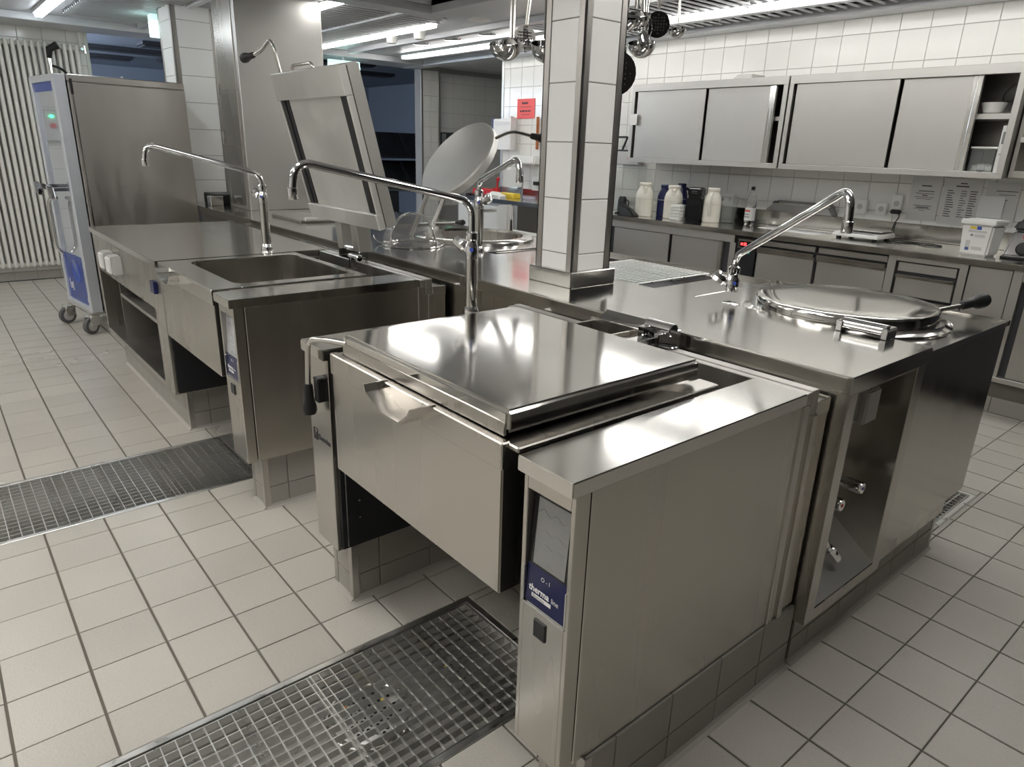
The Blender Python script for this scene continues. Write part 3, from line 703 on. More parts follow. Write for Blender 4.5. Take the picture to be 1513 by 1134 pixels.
# ---------------- service wall with worktop
t = Thing('service_island', 'long raised steel worktop between pans and kettles with a tap recess in its end', 'island counter', (-3.55, 1.97, .163))
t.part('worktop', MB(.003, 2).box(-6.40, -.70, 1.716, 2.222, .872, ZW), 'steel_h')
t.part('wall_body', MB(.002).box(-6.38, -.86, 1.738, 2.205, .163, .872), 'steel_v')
fr2 = MB(.002)
fr2.box(-.86, -.705, 1.726, 1.772, .163, .871); fr2.box(-.86, -.705, 2.150, 2.205, .163, .871); fr2.box(-.86, -.705, 1.772, 2.150, .163, .205); fr2.box(-.86, -.735, 1.772, 2.150, .84, .871)
t.part('recess_frame', fr2, 'steel_v')
t.part('recess_back', MB().box(-.861, -.852, 1.772, 1.99, .205, .84).box(-.861, -.854, 1.992, 2.15, .205, .84), 'steel_d')
t.part('recess_ramp', MB().hexa([(-.858, 1.772, .205), (-.708, 1.772, .205), (-.708, 2.15, .205), (-.858, 2.15, .205)], [(-.858, 1.772, .315), (-.708, 1.772, .207), (-.708, 2.15, .207), (-.858, 2.15, .315)]), 'steel_rough')
ft = t.part('recess_seam', MB().box(-.853, -.850, 1.985, 1.997, .31, .84), 'steel_h')
sk = t.part('socket_box', MB(.008, 2).box(-.852, -.785, 1.985, 2.075, .700, .815), 'grey_pl')
t.part('socket_lid', MB(.006, 2).box(-.784, -.760, 1.988, 2.072, .703, .810), 'grey_pl', sk)
def tap_knob(y, z, cap):
    k_ = MB().lathe([(.030, 0), (.032, .004), (.030, .012), (.016, .015), (.016, .05), (.019, .055), (.020, .105), (.017, .112)], (-.855, y, z), 20, axis=(1, 0, 0))
    o_ = t.part('push_valve', k_, 'chrome'); t.part('valve_dot', MB().lathe([(.006, 0), (.006, .001)], (-.7428, y, z), 12, axis=(1, 0, 0)), cap, o_)
tap_knob(2.04, .492, 'ink_blue'); tap_knob(1.915, .475, 'red')
hs = MB().tube(fillet([(-.852, 1.83, .40), (-.80, 1.85, .40), (-.775, 1.90, .355), (-.765, 1.925, .32)], .03), .011, 12)
h_ = t.part('hose_outlet', hs, 'chrome')
t.part('hose_nozzle', MB().lathe([(.013, 0), (.014, .012), (.017, .014), (.017, .032), (.014, .034), (.016, .05), (.016, .07), (.012, .075)], (-.766, 1.922, .325), 8, axis=(.25, .6, -.75)), 'chrome', h_)

# ---------------- kettle with closed lid, end of the rear row
t = Thing('boiling_kettle', 'built-in boiling kettle with a closed round steel lid and black-knobbed bar', 'kettle', (-1.12, 2.58, .163))
t.part('cabinet', MB(.003).box(-1.62, -.713, 2.226, 2.945, .225, .885), 'steel_m')
t.part('cabinet_base', MB(.002).box(-1.62, -.722, 2.226, 2.80, .163, .228), 'steel_v')
tp = MB(.0015).box(-1.62, -.708, 2.226, 2.95, .884, .896).box(-.722, -.706, 2.226, 2.952, .884, .903).box(-1.62, -.706, 2.932, 2.952, .884, .905)
t.part('top_tray', tp, 'steel_h')
kc = (-1.12, 2.53)
t.part('kettle_rim', MB().lathe([(.352, .896), (.350, .904), (.335, .910), (.328, .918), (.30, .918)], kc+(0,), 64), 'steel_h')
ld = t.part('lid', MB().lathe([(.303, .914), (.309, .918), (.309, .944), (.304, .952), (.290, .955), (.20, .956), (.10, .958), (.01, .959)], kc+(0,), 64), 'steel_lid')
t.part('lid_bar', MB().cyl((-.872, 2.72, .937), (-.828, 2.83, .952), .0085), 'steel_h', ld)
t.part('grip', MB().lathe([(.012, 0), (.016, .006), (.018, .05), (.020, .065), (.027, .08), (.029, .105), (.025, .122), (.01, .13)], (-.833, 2.815, .950), 18, axis=(.30, .93, .13)), 'black', ld)
hg = MB(.002).cyl((-.965, 2.195, .945), (-.825, 2.195, .945), .019).box(-.975, -.955, 2.17, 2.235, .921, .955).box(-.835, -.815, 2.17, 2.235, .921, .955).box(-.955, -.835, 2.205, 2.235, .925, .950)
t.part('lid_hinge', hg, 'chrome', ld)

# ---------------- block with sunken tray
t = Thing('tray_counter', 'steel counter block with a sunken rectangular tray beside the tiled column', 'counter', (-2.28, 2.58, .163))
bb = MB(.002)
for (a, b, c, d) in sub_rect([(-2.945, -1.622, 2.226, 2.88)], (-2.52, -1.826, 2.262, 2.785)): bb.box(a, b, c, d, .84, .897)
t.part('top', bb, 'steel_h'); t.part('tray_floor', MB().box(-2.52, -1.826, 2.262, 2.785, .84, .846), 'dark_metal'); t.part('cabinet', MB(.002).box(-2.945, -1.622, 2.226, 2.87, .163, .84), 'steel_v')
t.part('rear_lip', MB(.002).box(-2.945, -1.622, 2.872, 2.888, .86, .91), 'steel_h')
t = Thing('wire_rack', 'rectangular wire cooling rack lying over the sunken tray', 'wire rack', (-2.12, 2.53, .90))
rk = [MB(), MB()]
rf = MB().tube([(-2.36, 2.285, .905), (-1.885, 2.285, .905), (-1.885, 2.79, .905), (-2.36, 2.79, .905), (-2.36, 2.285, .905)], .005, 8)
t.part('rack_frame', rf, 'galv')
wm = MB().cyl((0, 0, 0), (0, .50, 0), .003, n=6).mesh('wire', 'galv')
for i in range(17):
    w_ = bpy.data.objects.new('wire', wm); C.objects.link(w_); w_.parent = t.o; w_.location = Vector((-2.34+i*.0275, 2.287, .907))-t.loc
for yy in (2.42, 2.54, 2.66): t.part('cross_wire', MB().cyl((-2.36, yy, .901), (-1.885, yy, .901), .003, n=6), 'galv')

# ---------------- kettle with raised lid
t = Thing('boiling_kettle', 'built-in boiling kettle with its round lid raised, next to the tap post', 'kettle', (-3.45, 2.58, .163))
t.part('cabinet', MB(.002).box(-4.20, -2.95, 2.226, 2.95, .163, .84), 'steel_v')
kc = (-3.43, 2.565); tp = MB()
n = 48
def ring_sq(mb, c, r, x0, x1, y0, y1, z0, z1):
    po = []; pi_ = []
    for i in range(n):
        a = 2*math.pi*i/n; dx, dy = math.cos(a), math.sin(a)
        s_ = min((x1-c[0])/dx if dx > 1e-6 else 9, (x0-c[0])/dx if dx < -1e-6 else 9, (y1-c[1])/dy if dy > 1e-6 else 9, (y0-c[1])/dy if dy < -1e-6 else 9)
        po.append((c[0]+dx*s_, c[1]+dy*s_)); pi_.append((c[0]+dx*r, c[1]+dy*r))
    vs = [p+(z1,) for p in po]+[p+(z1,) for p in pi_]+[p+(z0,) for p in po]+[p+(z0,) for p in pi_]; fs = []
    for i in range(n):
        j = (i+1) % n
        fs += [(i, j, n+j, n+i), (n+i, n+j, 3*n+j, 3*n+i), (j, i, 2*n+i, 2*n+j), (2*n+j, 2*n+i, 3*n+i, 3*n+j)]
    mb._add(vs, fs)
ring_sq(tp, kc, .30, -4.20, -2.95, 2.226, 2.95, .84, .905)
t.part('top', tp, 'steel_h')
t.part('bowl', MB().lathe([(.30, .93), (.295, .80), (.24, .70), (.01, .66)], kc+(0,), 48, cap=False), 'steel_v')
t.part('kettle_rim', MB().lathe([(.365, .905), (.36, .922), (.335, .934), (.30, .934), (.298, .92)], kc+(0,), 48, cap=False), 'steel_h')
lc = Vector((-3.49, 2.47, 1.373)); ln = Vector((0, -math.sin(.88), math.cos(.88)))
lo = t.part('lid', MB().lathe([(.262, -.055), (.27, -.050), (.27, -.008), (.262, 0), (.20, .004), (.01, .010)], lc, 56, axis=ln), 'steel_rough')
yv = Vector((0, math.cos(.88), math.sin(.88)))
e = lc+yv*.27*math.cos(.85)+Vector((.27*math.sin(.85), 0, 0))-ln*.02
t.part('lid_bar', MB().tube(fillet([e-yv*.02, e+Vector((.03, .10, .035)), e+Vector((.07, .22, .01))], .05), .009, 10), 'steel_h', lo)
t.part('grip', MB().lathe([(.012, 0), (.017, .01), (.020, .05), (.026, .07), (.02, .09)], e+Vector((.066, .21, .012)), 14, axis=(.3, .94, -.14)), 'black', lo)
for dx in (-.10, .08):
    p0 = lc-yv*.25-ln*.03+Vector((dx, 0, 0))
    t.part('lid_arm', MB(.003).tube([p0+yv*.12, p0, (lc.x+dx-.02, 2.225, .92)], .016, 4), 'steel_d', lo)
t.part('drain_lever', MB().cyl((-3.38, 2.24, 1.02), (-3.22, 2.29, 1.035), .006), 'steel_h'); t.part('lever_grip', MB().lathe([(.008, 0), (.012, .01), (.016, .05), (.010, .06)], (-3.23, 2.287, 1.034), 12, axis=(.95, .28, .08)), 'black')
# ---------------- far end of the rear row
t = Thing('end_counter', 'plain steel counter block below the tall steel shaft', 'counter', (-5.3, 2.6, .163))
t.part('cabinet', MB(.002).box(-6.36, -4.204, 2.226, 2.95, .163, .90), 'steel_v'); t.part('top', MB(.002).box(-6.38, -4.204, 2.226, 2.96, .90, .919), 'steel_h')

# ---------------- wire mesh sieve, tray etc. on the worktop
sc_ = Vector((-3.27, 2.03, ZW)); R_ = .165
t = Thing('dome_sieve', 'fine wire mesh bowl sieve lying upside down on the raised worktop', 'sieve', sc_)
t.part('mesh_bowl', MB().lathe([(R_*math.cos(a*math.pi/24), R_*.98*math.sin(a*math.pi/24)+.005) for a in range(12)]+[(.004, R_*.98+.005)], (0, 0, 0), 32, cap=False), 'mesh', local=True)
t.part('rim_wire', MB().tube([(R_*math.cos(a*math.pi/20), R_*math.sin(a*math.pi/20), .006) for a in range(41)], .005, 8), 'chrome', local=True)
for az in (.25, 1.8):
    t.part('rib_wire', MB().tube([(R_*1.02*math.cos(a)*math.cos(az), R_*1.02*math.cos(a)*math.sin(az), R_*math.sin(a)+.008) for a in [math.pi*i/20 for i in range(21)]], .0035, 8), 'chrome', local=True)
hx = Vector((.62, .78, 0)); hy = Vector((-hx.y, hx.x, 0))
t.part('handle_wire', MB().tube(fillet([hx*.15+hy*.02+Vector((0, 0, .006)), hx*.36+hy*.02+Vector((0, 0, .006)), hx*.39+Vector((0, 0, .006)), hx*.36-hy*.02+Vector((0, 0, .006)), hx*.15-hy*.02+Vector((0, 0, .006))], .02), .0035, 8), 'chrome', local=True)
t.part('rest_hook', MB().tube(fillet([-hx*.16+Vector((0, 0, .006)), -hx*.20+Vector((0, 0, .012)), -hx*.215+Vector((0, 0, .045))], .02), .0035, 8), 'chrome', local=True)
t = Thing('steel_tray', 'shallow steel tray lying on the raised worktop in front of the tall shaft', 'tray', (-4.75, 2.06, ZW))
t.part('pan', MB(.003).box(-5.02, -4.52, 1.93, 2.19, ZW, ZW+.018), 'steel_d'); t.part('edge_roll', MB().cyl((-4.515, 1.96, ZW+.024), (-4.515, 2.18, ZW+.024), .013), 'white_pl', None, 'white rolled edge')
t = Thing('valve_knob', 'black ribbed rotary knob standing on the worktop behind the open lid', 'knob', (-4.55, 2.32, .919))
t.part('stem', MB().lathe([(.014, .919), (.014, .955)], (-4.55, 2.32, 0)), 'chrome'); t.part('knob', MB().lathe([(.034, .925), (.036, .945), (.020, .95), (.018, .985), (.012, .99)], (-4.55, 2.32, 0), 14), 'black')

# ================================================================== TAPS
def tap(label, x, y, z, post_h, arm_z0, az, L, rise, tip=.085, pr=.0215, hr=.0125, knob_az=-150, short=False, at=None, scale=1.0):
    t = Thing('swivel_tap', label, 'tap', (x, y, z), at=at, scale=scale)
    a = math.radians(az); d = Vector((math.cos(a), math.sin(a), 0)); b0 = Vector((x, y, z))
    if not short:
        t.part('base_ring', MB().lathe([(pr*1.32, 0), (pr*1.32, .012), (pr*1.15, .022), (pr*1.02, .03)], b0, 24), 'chrome')
        t.part('post', MB().lathe([(pr, .028), (pr, post_h)], b0, 28), 'steel_h')
    else:
        t.part('base_ring', MB().lathe([(.036, 0), (.036, .006), (.028, .010)], b0, 24), 'chrome')
    vb = t.part('valve_body', MB().lathe([(pr*1.0, post_h-.002), (pr*1.08, post_h+.015), (pr*1.0, post_h+.045), (pr*.78, post_h+.055), (pr*.78, post_h+.062), (pr*.95, post_h+.066), (pr*.95, post_h+.088), (pr*.6, post_h+.094)], b0, 20), 'chrome')
    ka = math.radians(knob_az); kd = Vector((math.cos(ka)*.82, math.sin(ka)*.82, .57)); kp = b0+Vector((0, 0, post_h+.012))
    kb = MB().lathe([(.012, .012), (.012, .035), (.017, .036), (.020, .040), (.022, .078), (.017, .086), (.004, .088)], kp, 8, axis=kd)
    t.part('handle', kb, 'chrome', vb)
    t.part('handle_dot', MB().lathe([(.007, pr*1.0), (.007, pr*1.06)], b0+Vector((0, 0, post_h+.03)), 12, axis=(.75, -.62, .1)), 'ink_blue', vb)
    p = [b0+Vector((0, 0, post_h+.09)), Vector((x, y, arm_z0)), Vector((x, y, arm_z0))+d*L+Vector((0, 0, rise)), Vector((x, y, arm_z0))+d*(L+.03)+Vector((0, 0, rise-tip))]
    p[3] = p[2]+d*.012+Vector((0, 0, -tip))
    s_ = t.part('spout', MB().tube(fillet(p, .055, 9), hr, 14), 'chrome')
    q = p[3]; t.part('nozzle', MB().lathe([(hr*1.0, 0), (hr*1.22, .002), (hr*1.22, .03), (hr*1.1, .034)], q+Vector((0, 0, .010)), 16, axis=(0, 0, -1)), 'chrome', s_)
tap('chrome swivel tap on a steel post standing beside the closed pan lid', -1.945, 1.445, ZC, .20, 1.262, -95, .60, .125, knob_az=-165, at=(-1.8614, 1.3829, 0.8945), scale=0.957)
tap('chrome swivel tap on a steel post on the open-fronted counter', -3.80, 1.42, ZC, .25, 1.265, -110, .535, .14, pr=.024, hr=.014, knob_az=-160, at=(-3.6366, 1.3589, 0.8945), scale=0.957)
tap('chrome swivel tap on a steel post beside the open round kettle', -2.906, 2.20, ZW, .22, 1.275, -12, .42, .125, pr=.024, hr=.014, knob_az=20)
tap('low chrome swivel tap without post beside the closed round kettle lid', -1.44, 2.29, .90, .055, 1.085, -30, .60, .28, tip=.10, pr=.023, hr=.0125, knob_az=-150, short=True)

# ================================================================== COLUMNS AND SHAFT
def column(label, x0, x1, y0, y1, z0, z1, joints, base=None, sw=.03):
    t = Thing('tiled_column', label, 'column', ((x0+x1)/2, (y0+y1)/2, z0))
    t.part('core', MB().box(x0+.004, x1-.004, y0+.004, y1-.004, z0, z1), 'grout')
    js = [z0+(.06 if base else 0)]+sorted(j for j in joints if z0+.08 < j < z1)+[z1]
    for (o, U, w) in [((x1-.004, y0, 0), (0, 1, 0), y1-y0), ((x0, y0+.004, 0), (1, 0, 0), x1-x0)]:
        U = Vector(U); V = Vector((0, 0, 1)); rot = Matrix((U, V, U.cross(V))).transposed().to_4x4()
        for i in range(len(js)-1):
            q = bpy.data.objects.new('column_tile', tile_mesh(w-2*sw-.004, js[i+1]-js[i]-.004, .006, 'col', 'tile_col', .002)); C.objects.link(q); q.parent = t.o
            q.matrix_local = Matrix.Translation(Vector(o)+U*(sw+.002)+V*(js[i]+.002)-t.loc) @ rot
    for (cx, cy, sx, sy) in [(x0, y0, 1, 1), (x1, y0, -1, 1), (x1, y1, -1, -1), (x0, y1, 1, -1)]:
        cm = MB(.0015); cm.box(cx-sx*.004, cx+sx*sw, cy-sy*.004, cy+sy*.004, z0, z1); cm.box(cx-sx*.004, cx+sx*.004, cy-sy*.004, cy+sy*sw, z0, z1)
        t.part('corner_angle', cm, 'steel_d')
    if base: t.part('base_collar', MB(.003).box(x0-base, x1+base, y0-base, y1+base, z0, z0+.062), 'steel_h')
column('white tiled column with steel corners standing on the worktop', -2.142, -1.935, 1.928, 2.14, ZW, HC, [1.048, 1.258, 1.467, 1.677, 1.889, 2.10, 2.31], .022, .03)
column('white tiled column with steel corners behind the tall steel trolley', -6.76, -6.405, 1.78, 2.115, 0, HC, [.28, .485, .69, .895, 1.10, 1.30, 1.507, 1.714, 1.917, 2.124, 2.325], None, .035)
t = Thing('service_shaft', 'tall steel service shaft rising from the island to the ceiling', 'shaft', (-5.7, 2.28, ZW))
t.part('shell', MB(.004).box(-5.935, -5.475, 1.945, 2.61, ZW, HC), 'steel_door')
dr = MB(.001).box(-5.90, -5.53, 1.938, 1.946, .95, 1.385).box(-5.90, -5.53, 1.938, 1.946, 1.392, 1.78).box(-5.90, -5.53, 1.938, 1.946, 1.787, 2.42)
t.part('door', dr, 'steel_v')
t.part('door_latch', MB(.001).box(-5.60, -5.55, 1.932, 1.938, 1.60, 1.612), 'chrome'); t.part('hinge', MB().cyl((-5.91, 1.935, 1.40), (-5.91, 1.935, 1.50), .006).cyl((-5.91, 1.935, 1.76), (-5.91, 1.935, 1.84), .006), 'chrome')
t = Thing('dark_appliance', 'small black appliance with a mirrored box in front of the far tiled column', 'appliance', (-6.2, 1.98, ZW))
t.part('housing', MB(.006).box(-6.33, -6.06, 1.86, 2.08, ZW, ZW+.085), 'black'); t.part('box', MB(.004).box(-6.05, -5.96, 1.80, 1.90, ZW, ZW+.075), 'steel_h')

# ================================================================== FLOOR DRAINS
def drain(label, h, nx, ny, depth=.09, split=()):
    x0, x1, y0, y1 = h
    t = Thing('floor_drain', label, 'floor drain', ((x0+x1)/2, (y0+y1)/2, -depth))
    ch = MB().box(x0, x1, y0, y1, -depth-.004, -depth); ch.box(x0, x0+.004, y0, y1, -depth, -.001); ch.box(x1-.004, x1, y0, y1, -depth, -.001); ch.box(x0+.004, x1-.004, y0, y0+.004, -depth, -.001); ch.box(x0+.004, x1-.004, y1-.004, y1, -depth, -.001)
    t.part('channel', ch, 'steel_door')
    f = MB(.001)
    w = .022
    f.box(x0+.004, x0+w, y0+.004, y1-.004, -.03, .001); f.box(x1-w, x1-.004, y0+.004, y1-.004, -.03, .001); f.box(x0+w, x1-w, y0+.004, y0+w, -.03, .001); f.box(x0+w, x1-w, y1-w, y1-.004, -.03, .001)
    t.part('frame', f, 'galv')
    X0, X1, Y0, Y1 = x0+w+.006, x1-w-.006, y0+w+.006, y1-w-.006
    # load bars run along y, cross bars along x
    mb1 = MB().box(-.0016, .0016, 0, Y1-Y0, -.024, -.002).mesh('load_bar', 'galv'); mb2 = MB().box(0, X1-X0, -.0016, .0016, -.010, -.0015).mesh('cross_bar', 'galv')
    for i in range(nx+1):
        o_ = bpy.data.objects.new('load_bar', mb1); C.objects.link(o_); o_.parent = t.o; o_.location = Vector((X0+(X1-X0)*i/nx, Y0, 0))-t.loc
    for j in range(ny+1):
        o_ = bpy.data.objects.new('cross_bar', mb2); C.objects.link(o_); o_.parent = t.o; o_.location = Vector((X0, Y0+(Y1-Y0)*j/ny, 0))-t.loc
    for yy in split: t.part('grate_edge', MB().box(X0, X1, yy-.002, yy+.002, -.03, .0005), 'galv')
    return t
d1 = drain('floor drain grating in front of the closed pan', G1, 13, 78, split=(.60,))
d2 = drain('floor drain grating in front of the open pan', G2, 15, 66, split=(.62,))
d3 = drain('small square floor drain behind the end kettle cabinet', G3, 12, 12, .08)
t = Thing('drain_strainer', 'round perforated strainer below the grating of the closed pan', 'strainer', (-1.40, .70, -.09))
t.part('plate', MB().lathe([(.105, -.09), (.105, -.074), (.096, -.072), (.01, -.072)], (-1.40, .70, 0), 36), 'galv')
hl = MB()
for i in range(-5, 6):
    for j in range(-5, 6):
        a, b = i*.017+(j % 2)*.0085, j*.0148
        if a*a+b*b < .088**2: hl.lathe([(.0052, 0), (.0052, .0006)], (-1.40+a, .70+b, -.072), 8)
t.part('perforations', hl, 'black_panel', kind='stuff')
t.part('ring', MB().tube([(-1.40+.118*math.cos(a*math.pi/18), .70+.118*math.sin(a*math.pi/18), -.08) for a in range(37)], .006, 8), 'steel_h')
for (x, y, m, c) in [(-1.46, .655, 'orange', 'orange'), (-1.415, .755, 'yellow', 'yellow'), (-1.50, .705, 'orange', 'reddish orange'), (-1.43, .985, 'yellow', 'pale yellow'), (-1.25, .37, 'yellow', 'faded yellow')]:
    z = -.0714 if (x+1.4)**2+(y-.7)**2 < .0095 else -.09
    single('food_scrap', MB().hexa([(x-.011, y-.004, z), (x+.010, y-.007, z), (x+.012, y+.004, z), (x-.009, y+.006, z)], [(x-.008, y-.003, z+.006), (x+.007, y-.005, z+.004), (x+.009, y+.003, z+.006), (x-.006, y+.004, z+.005)]), m, c+' vegetable scrap lying in the drain below the grating', 'food scrap', 'scraps in the floor drain')

# ================================================================== TALL TROLLEY, RADIATOR
TR = math.radians(6.6)
t = Thing('tall_trolley', 'tall steel holding cabinet on castors with a clear front door', 'holding cabinet', (-5.915, .84, 0), TR)
# local: x from -.60 (left) to 0 (right), y from 0 (front) to .88 (back)
cb = MB(.006).box(-.60, 0, .085, .88, .15, .19).box(-.60, 0, .085, .88, 1.78, 1.83).box(-.60, -.565, .085, .88, .19, 1.78).box(-.035, 0, .085, .88, .19, 1.78).box(-.565, -.035, .845, .88, .19, 1.78)
t.part('cabinet', cb, 'steel_d', local=True)
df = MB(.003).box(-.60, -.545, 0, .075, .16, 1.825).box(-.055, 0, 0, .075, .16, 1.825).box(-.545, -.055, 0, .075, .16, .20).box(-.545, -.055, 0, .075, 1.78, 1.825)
dd = t.part('door_frame', df, 'door_sheen', local=True)
t.part('door_pane', MB().box(-.545, -.055, .02, .026, .56, 1.72), 'tinted', dd, local=True)
t.part('lower_door_panel', MB().box(-.545, -.055, .015, .026, .20, .56), 'bluefilm', dd, 'dark blue printed lower door panel', local=True)
t.part('upper_door_panel', MB().box(-.545, -.055, .015, .026, 1.72, 1.78), 'bluefilm', dd, 'dark blue printed upper door panel', local=True)
pr_ = MB().lathe([(.10, 0), (.10, .001)], (-.29, .014, .43), 28, axis=(0, -1, 0), sx=1.0, sy=.8)
t.part('door_print', pr_, 'ink_blue', dd, local=True)
t.part('door_pictogram', MB().box(-.50, -.49, .012, .014, .28, .36).box(-.50, -.47, .012, .014, .28, .288).box(-.43, -.42, .012, .014, .27, .34).box(-.45, -.42, .012, .014, .27, .278).box(-.47, -.45, .012, .014, .285, .33).box(-.11, -.10, .012, .014, .225, .26), 'white_ink', dd, local=True, kind='stuff')
t.part('door_wedge_print', MB().prism([(-.37, .52), (-.27, .53), (-.25, .41), (-.28, .40)], 'y', .0125, .0145), 'bluefilm_light', dd, local=True)
sh = MB(.003)
for z in (.62, .82, 1.02): t.part('rack_runner', MB(.003).box(-.56, -.54, .10, .84, z, z+.02).box(-.06, -.04, .10, .84, z, z+.02).box(-.56, -.04, .10, .115, z, z+.02), 'galv', local=True)
hb = MB(.006, 2).box(-.64, -.60, -.10, -.075, 1.045, 1.085).box(-.62, -.16, -.095, -.055, 1.05, 1.085)
t.part('door_handle', MB(.008, 2).hexa([(-.42, -.085, 1.05), (-.20, -.085, 1.03), (-.20, -.06, 1.03), (-.42, -.06, 1.05)], [(-.42, -.085, 1.085), (-.20, -.085, 1.065), (-.20, -.06, 1.065), (-.42, -.06, 1.085)]), 'black', dd, local=True)
for (xa, zz) in ((-.48, 1.045), (-.16, 1.04)):
    t.part('handle_grip', MB(.008, 2).hexa([(xa-.03, -.11, zz-.03), (xa+.03, -.11, zz-.05), (xa+.03, -.07, zz-.05), (xa-.03, -.07, zz-.03)], [(xa-.05, -.11, zz+.05), (xa+.0, -.11, zz+.035), (xa+.0, -.07, zz+.035), (xa-.05, -.07, zz+.05)]), 'chrome', dd, local=True)
t.part('handle_stem', MB().cyl((-.42, -.07, 1.065), (-.42, .02, 1.065), .012).cyl((-.22, -.07, 1.05), (-.22, .02, 1.05), .012), 'dark_metal', dd, local=True)
t.part('push_rail', MB().tube(fillet([(-.46, -.01, .56), (-.46, -.05, .60), (-.46, -.05, .92), (-.40, -.05, .98), (-.36, -.01, .98)], .05), .013, 10), 'steel_h', dd, local=True)
t.part('side_groove', MB(.001).box(.0, .0035, .10, .112, .22, 1.80), 'steel_h', local=True); t.part('side_slot', MB().box(.0, .004, .098, .114, 1.70, 1.80), 'black_panel', local=True)
bmp = MB(.006).box(-.61, .012, -.015, .10, .145, .165)
t.part('bumper', bmp, 'steel_h', local=True)
for (cx, cy, sw_) in [(-.03, .00, .5), (-.50, -.03, .3), (-.05, .80, 0), (-.55, .80, 0)]:
    rot = Matrix.Translation((cx, cy, 0)) @ Matrix.Rotation(sw_, 4, 'Z')
    w_ = t.part('castor', MB(.003).box(-.035, .035, -.035, .035, .128, .145).box(-.030, -.024, -.045, .035, .062, .13).box(.024, .030, -.045, .035, .062, .13).xf(rot), 'galv', local=True)
    t.part('wheel', MB().lathe([(.045, -.018), (.062, -.016), (.0645, 0), (.062, .016), (.045, .018)], (0, -.02, .0645), 24, axis=(1, 0, 0)).xf(rot), 'rubber', w_, local=True)
    t.part('hub', MB().lathe([(.02, -.022), (.04, -.020), (.04, .020), (.02, .022)], (0, -.02, .0645), 20, axis=(1, 0, 0)).xf(rot), 'grey_pl', w_, local=True)
t.part('top_studs', MB().lathe([(.008, 0), (.008, .02)], (-.3, .2, 1.83), 8).lathe([(.008, 0), (.008, .012)], (-.03, .45, 1.83), 8), 'white_pl', local=True)
t = Thing('hand_shower', 'black and chrome hand spray on the wall above the trolley', 'hand shower', (-8.50, 1.24, 2.0))
t.part('wall_pipe', MB().cyl((-8.594, 1.20, 2.02), (-8.44, 1.20, 2.02), .014).cyl((-8.44, 1.20, 1.90), (-8.44, 1.20, 2.12), .018), 'chrome'); t.part('spray_head', MB().tube([(-8.44, 1.20, 2.12), (-8.43, 1.21, 2.20), (-8.40, 1.28, 2.24)], [.02, .032, .036], 12), 'black')
t.part('hose', MB().tube(fillet([(-8.44, 1.20, 2.06), (-8.42, 1.30, 2.03), (-8.42, 1.36, 1.92), (-8.42, 1.37, 1.78)], .05), .012, 8), 'black')
t = Thing('wall_controller', 'grey wall switch box with a green lamp and a red button beside the radiator', 'switch box', (-8.58, -.06, 1.45))
t.part('box', MB(.005).box(-8.594, -8.52, -.14, .02, 1.36, 1.66), 'grey_pl'); t.part('plate', MB(.003).box(-8.52, -8.512, -.13, .01, 1.37, 1.65), 'laminate')
t.part('lamp', MB().lathe([(.016, 0), (.014, .012)], (-8.512, -.06, 1.60), 14, axis=(1, 0, 0)), 'green_led'); t.part('button', MB().lathe([(.025, 0), (.025, .02)], (-8.512, -.06, 1.51), 16, axis=(1, 0, 0)), 'red_paper')
t = Thing('column_radiator', 'tall white tubular radiator on the tiled wall', 'radiator', (-8.53, .6, .13))
tm_ = MB().tube(fillet([(0, 0, .02), (.05, 0, .0), (.05, 0, .06), (.05, 0, 2.06), (.05, 0, 2.12), (0, 0, 2.10)], .03, 4), .0165, 10).mesh('radiator_tube', 'radiator')
ny = 23
for i in range(ny):
    y = .30+i*.0525
    o_ = bpy.data.objects.new('radiator_tube', tm_); C.objects.link(o_); o_.parent = t.o; o_.location = Vector((-8.56, y, .145))-t.loc
tm2 = MB().cyl((0, 0, .06), (0, 0, 2.08), .0165, n=10).mesh('rear_tube', 'radiator')
for i in range(ny):
    o_ = bpy.data.objects.new('rear_tube', tm2); C.objects.link(o_); o_.parent = t.o; o_.location = Vector((-8.565, .30+i*.0525, .145))-t.loc
for zz in (.165, 2.235): t.part('header', MB().cyl((-8.545, .28, zz), (-8.545, 1.475, zz), .022), 'radiator')
t.part('valve', MB().cyl((-8.545, 1.475, 2.235), (-8.545, 1.53, 2.235), .012).cyl((-8.545, 1.53, 2.20), (-8.545, 1.53, 2.27), .014).cyl((-8.545, 1.50, 2.235), (-8.49, 1.50, 2.235), .013), 'chrome')
t.part('supply_pipe', MB().cyl((-8.575, 1.50, 2.27), (-8.575, 1.50, 2.39), .009), 'radiator')

# ================================================================== BACK COUNTER (front at y = 4.72)
ZB = .905
t = Thing('back_counter', 'long steel counter with sliding doors, refrigerated drawers and drawers along the back wall', 'counter', (-2.6, 5.05, 0))
t.part('worktop', MB(.004, 2).box(-4.70, -.55, 4.68, 5.385, .868, ZB), 'steel_h'); struct('trim_30', MB(.003).box(-4.70, -.55, 5.362, 5.392, ZB, 1.018), 'steel_h', 'steel upstand behind the long back counter')
t.part('carcass', MB().box(-4.68, -.57, 4.76, 5.36, .205, .866), 'dark_metal')
rl = MB(.002)
rl.box(-4.68, -3.00, 4.72, 4.76, .805, .866); rl.box(-4.68, -.57, 4.72, 4.76, .205, .235); rl.box(-3.035, -2.985, 4.72, 4.76, .235, .805); rl.box(-1.866, -1.815, 4.72, 4.76, .235, .866); rl.box(-1.45, -1.405, 4.72, 4.76, .235, .866); rl.box(-1.175, -1.125, 4.72, 4.76, .235, .866)
rl.box(-1.125, -.57, 4.72, 4.76, .805, .866); rl.box(-1.815, -1.45, 4.72, 4.76, .835, .866)
t.part('face_frame', rl, 'steel_door')
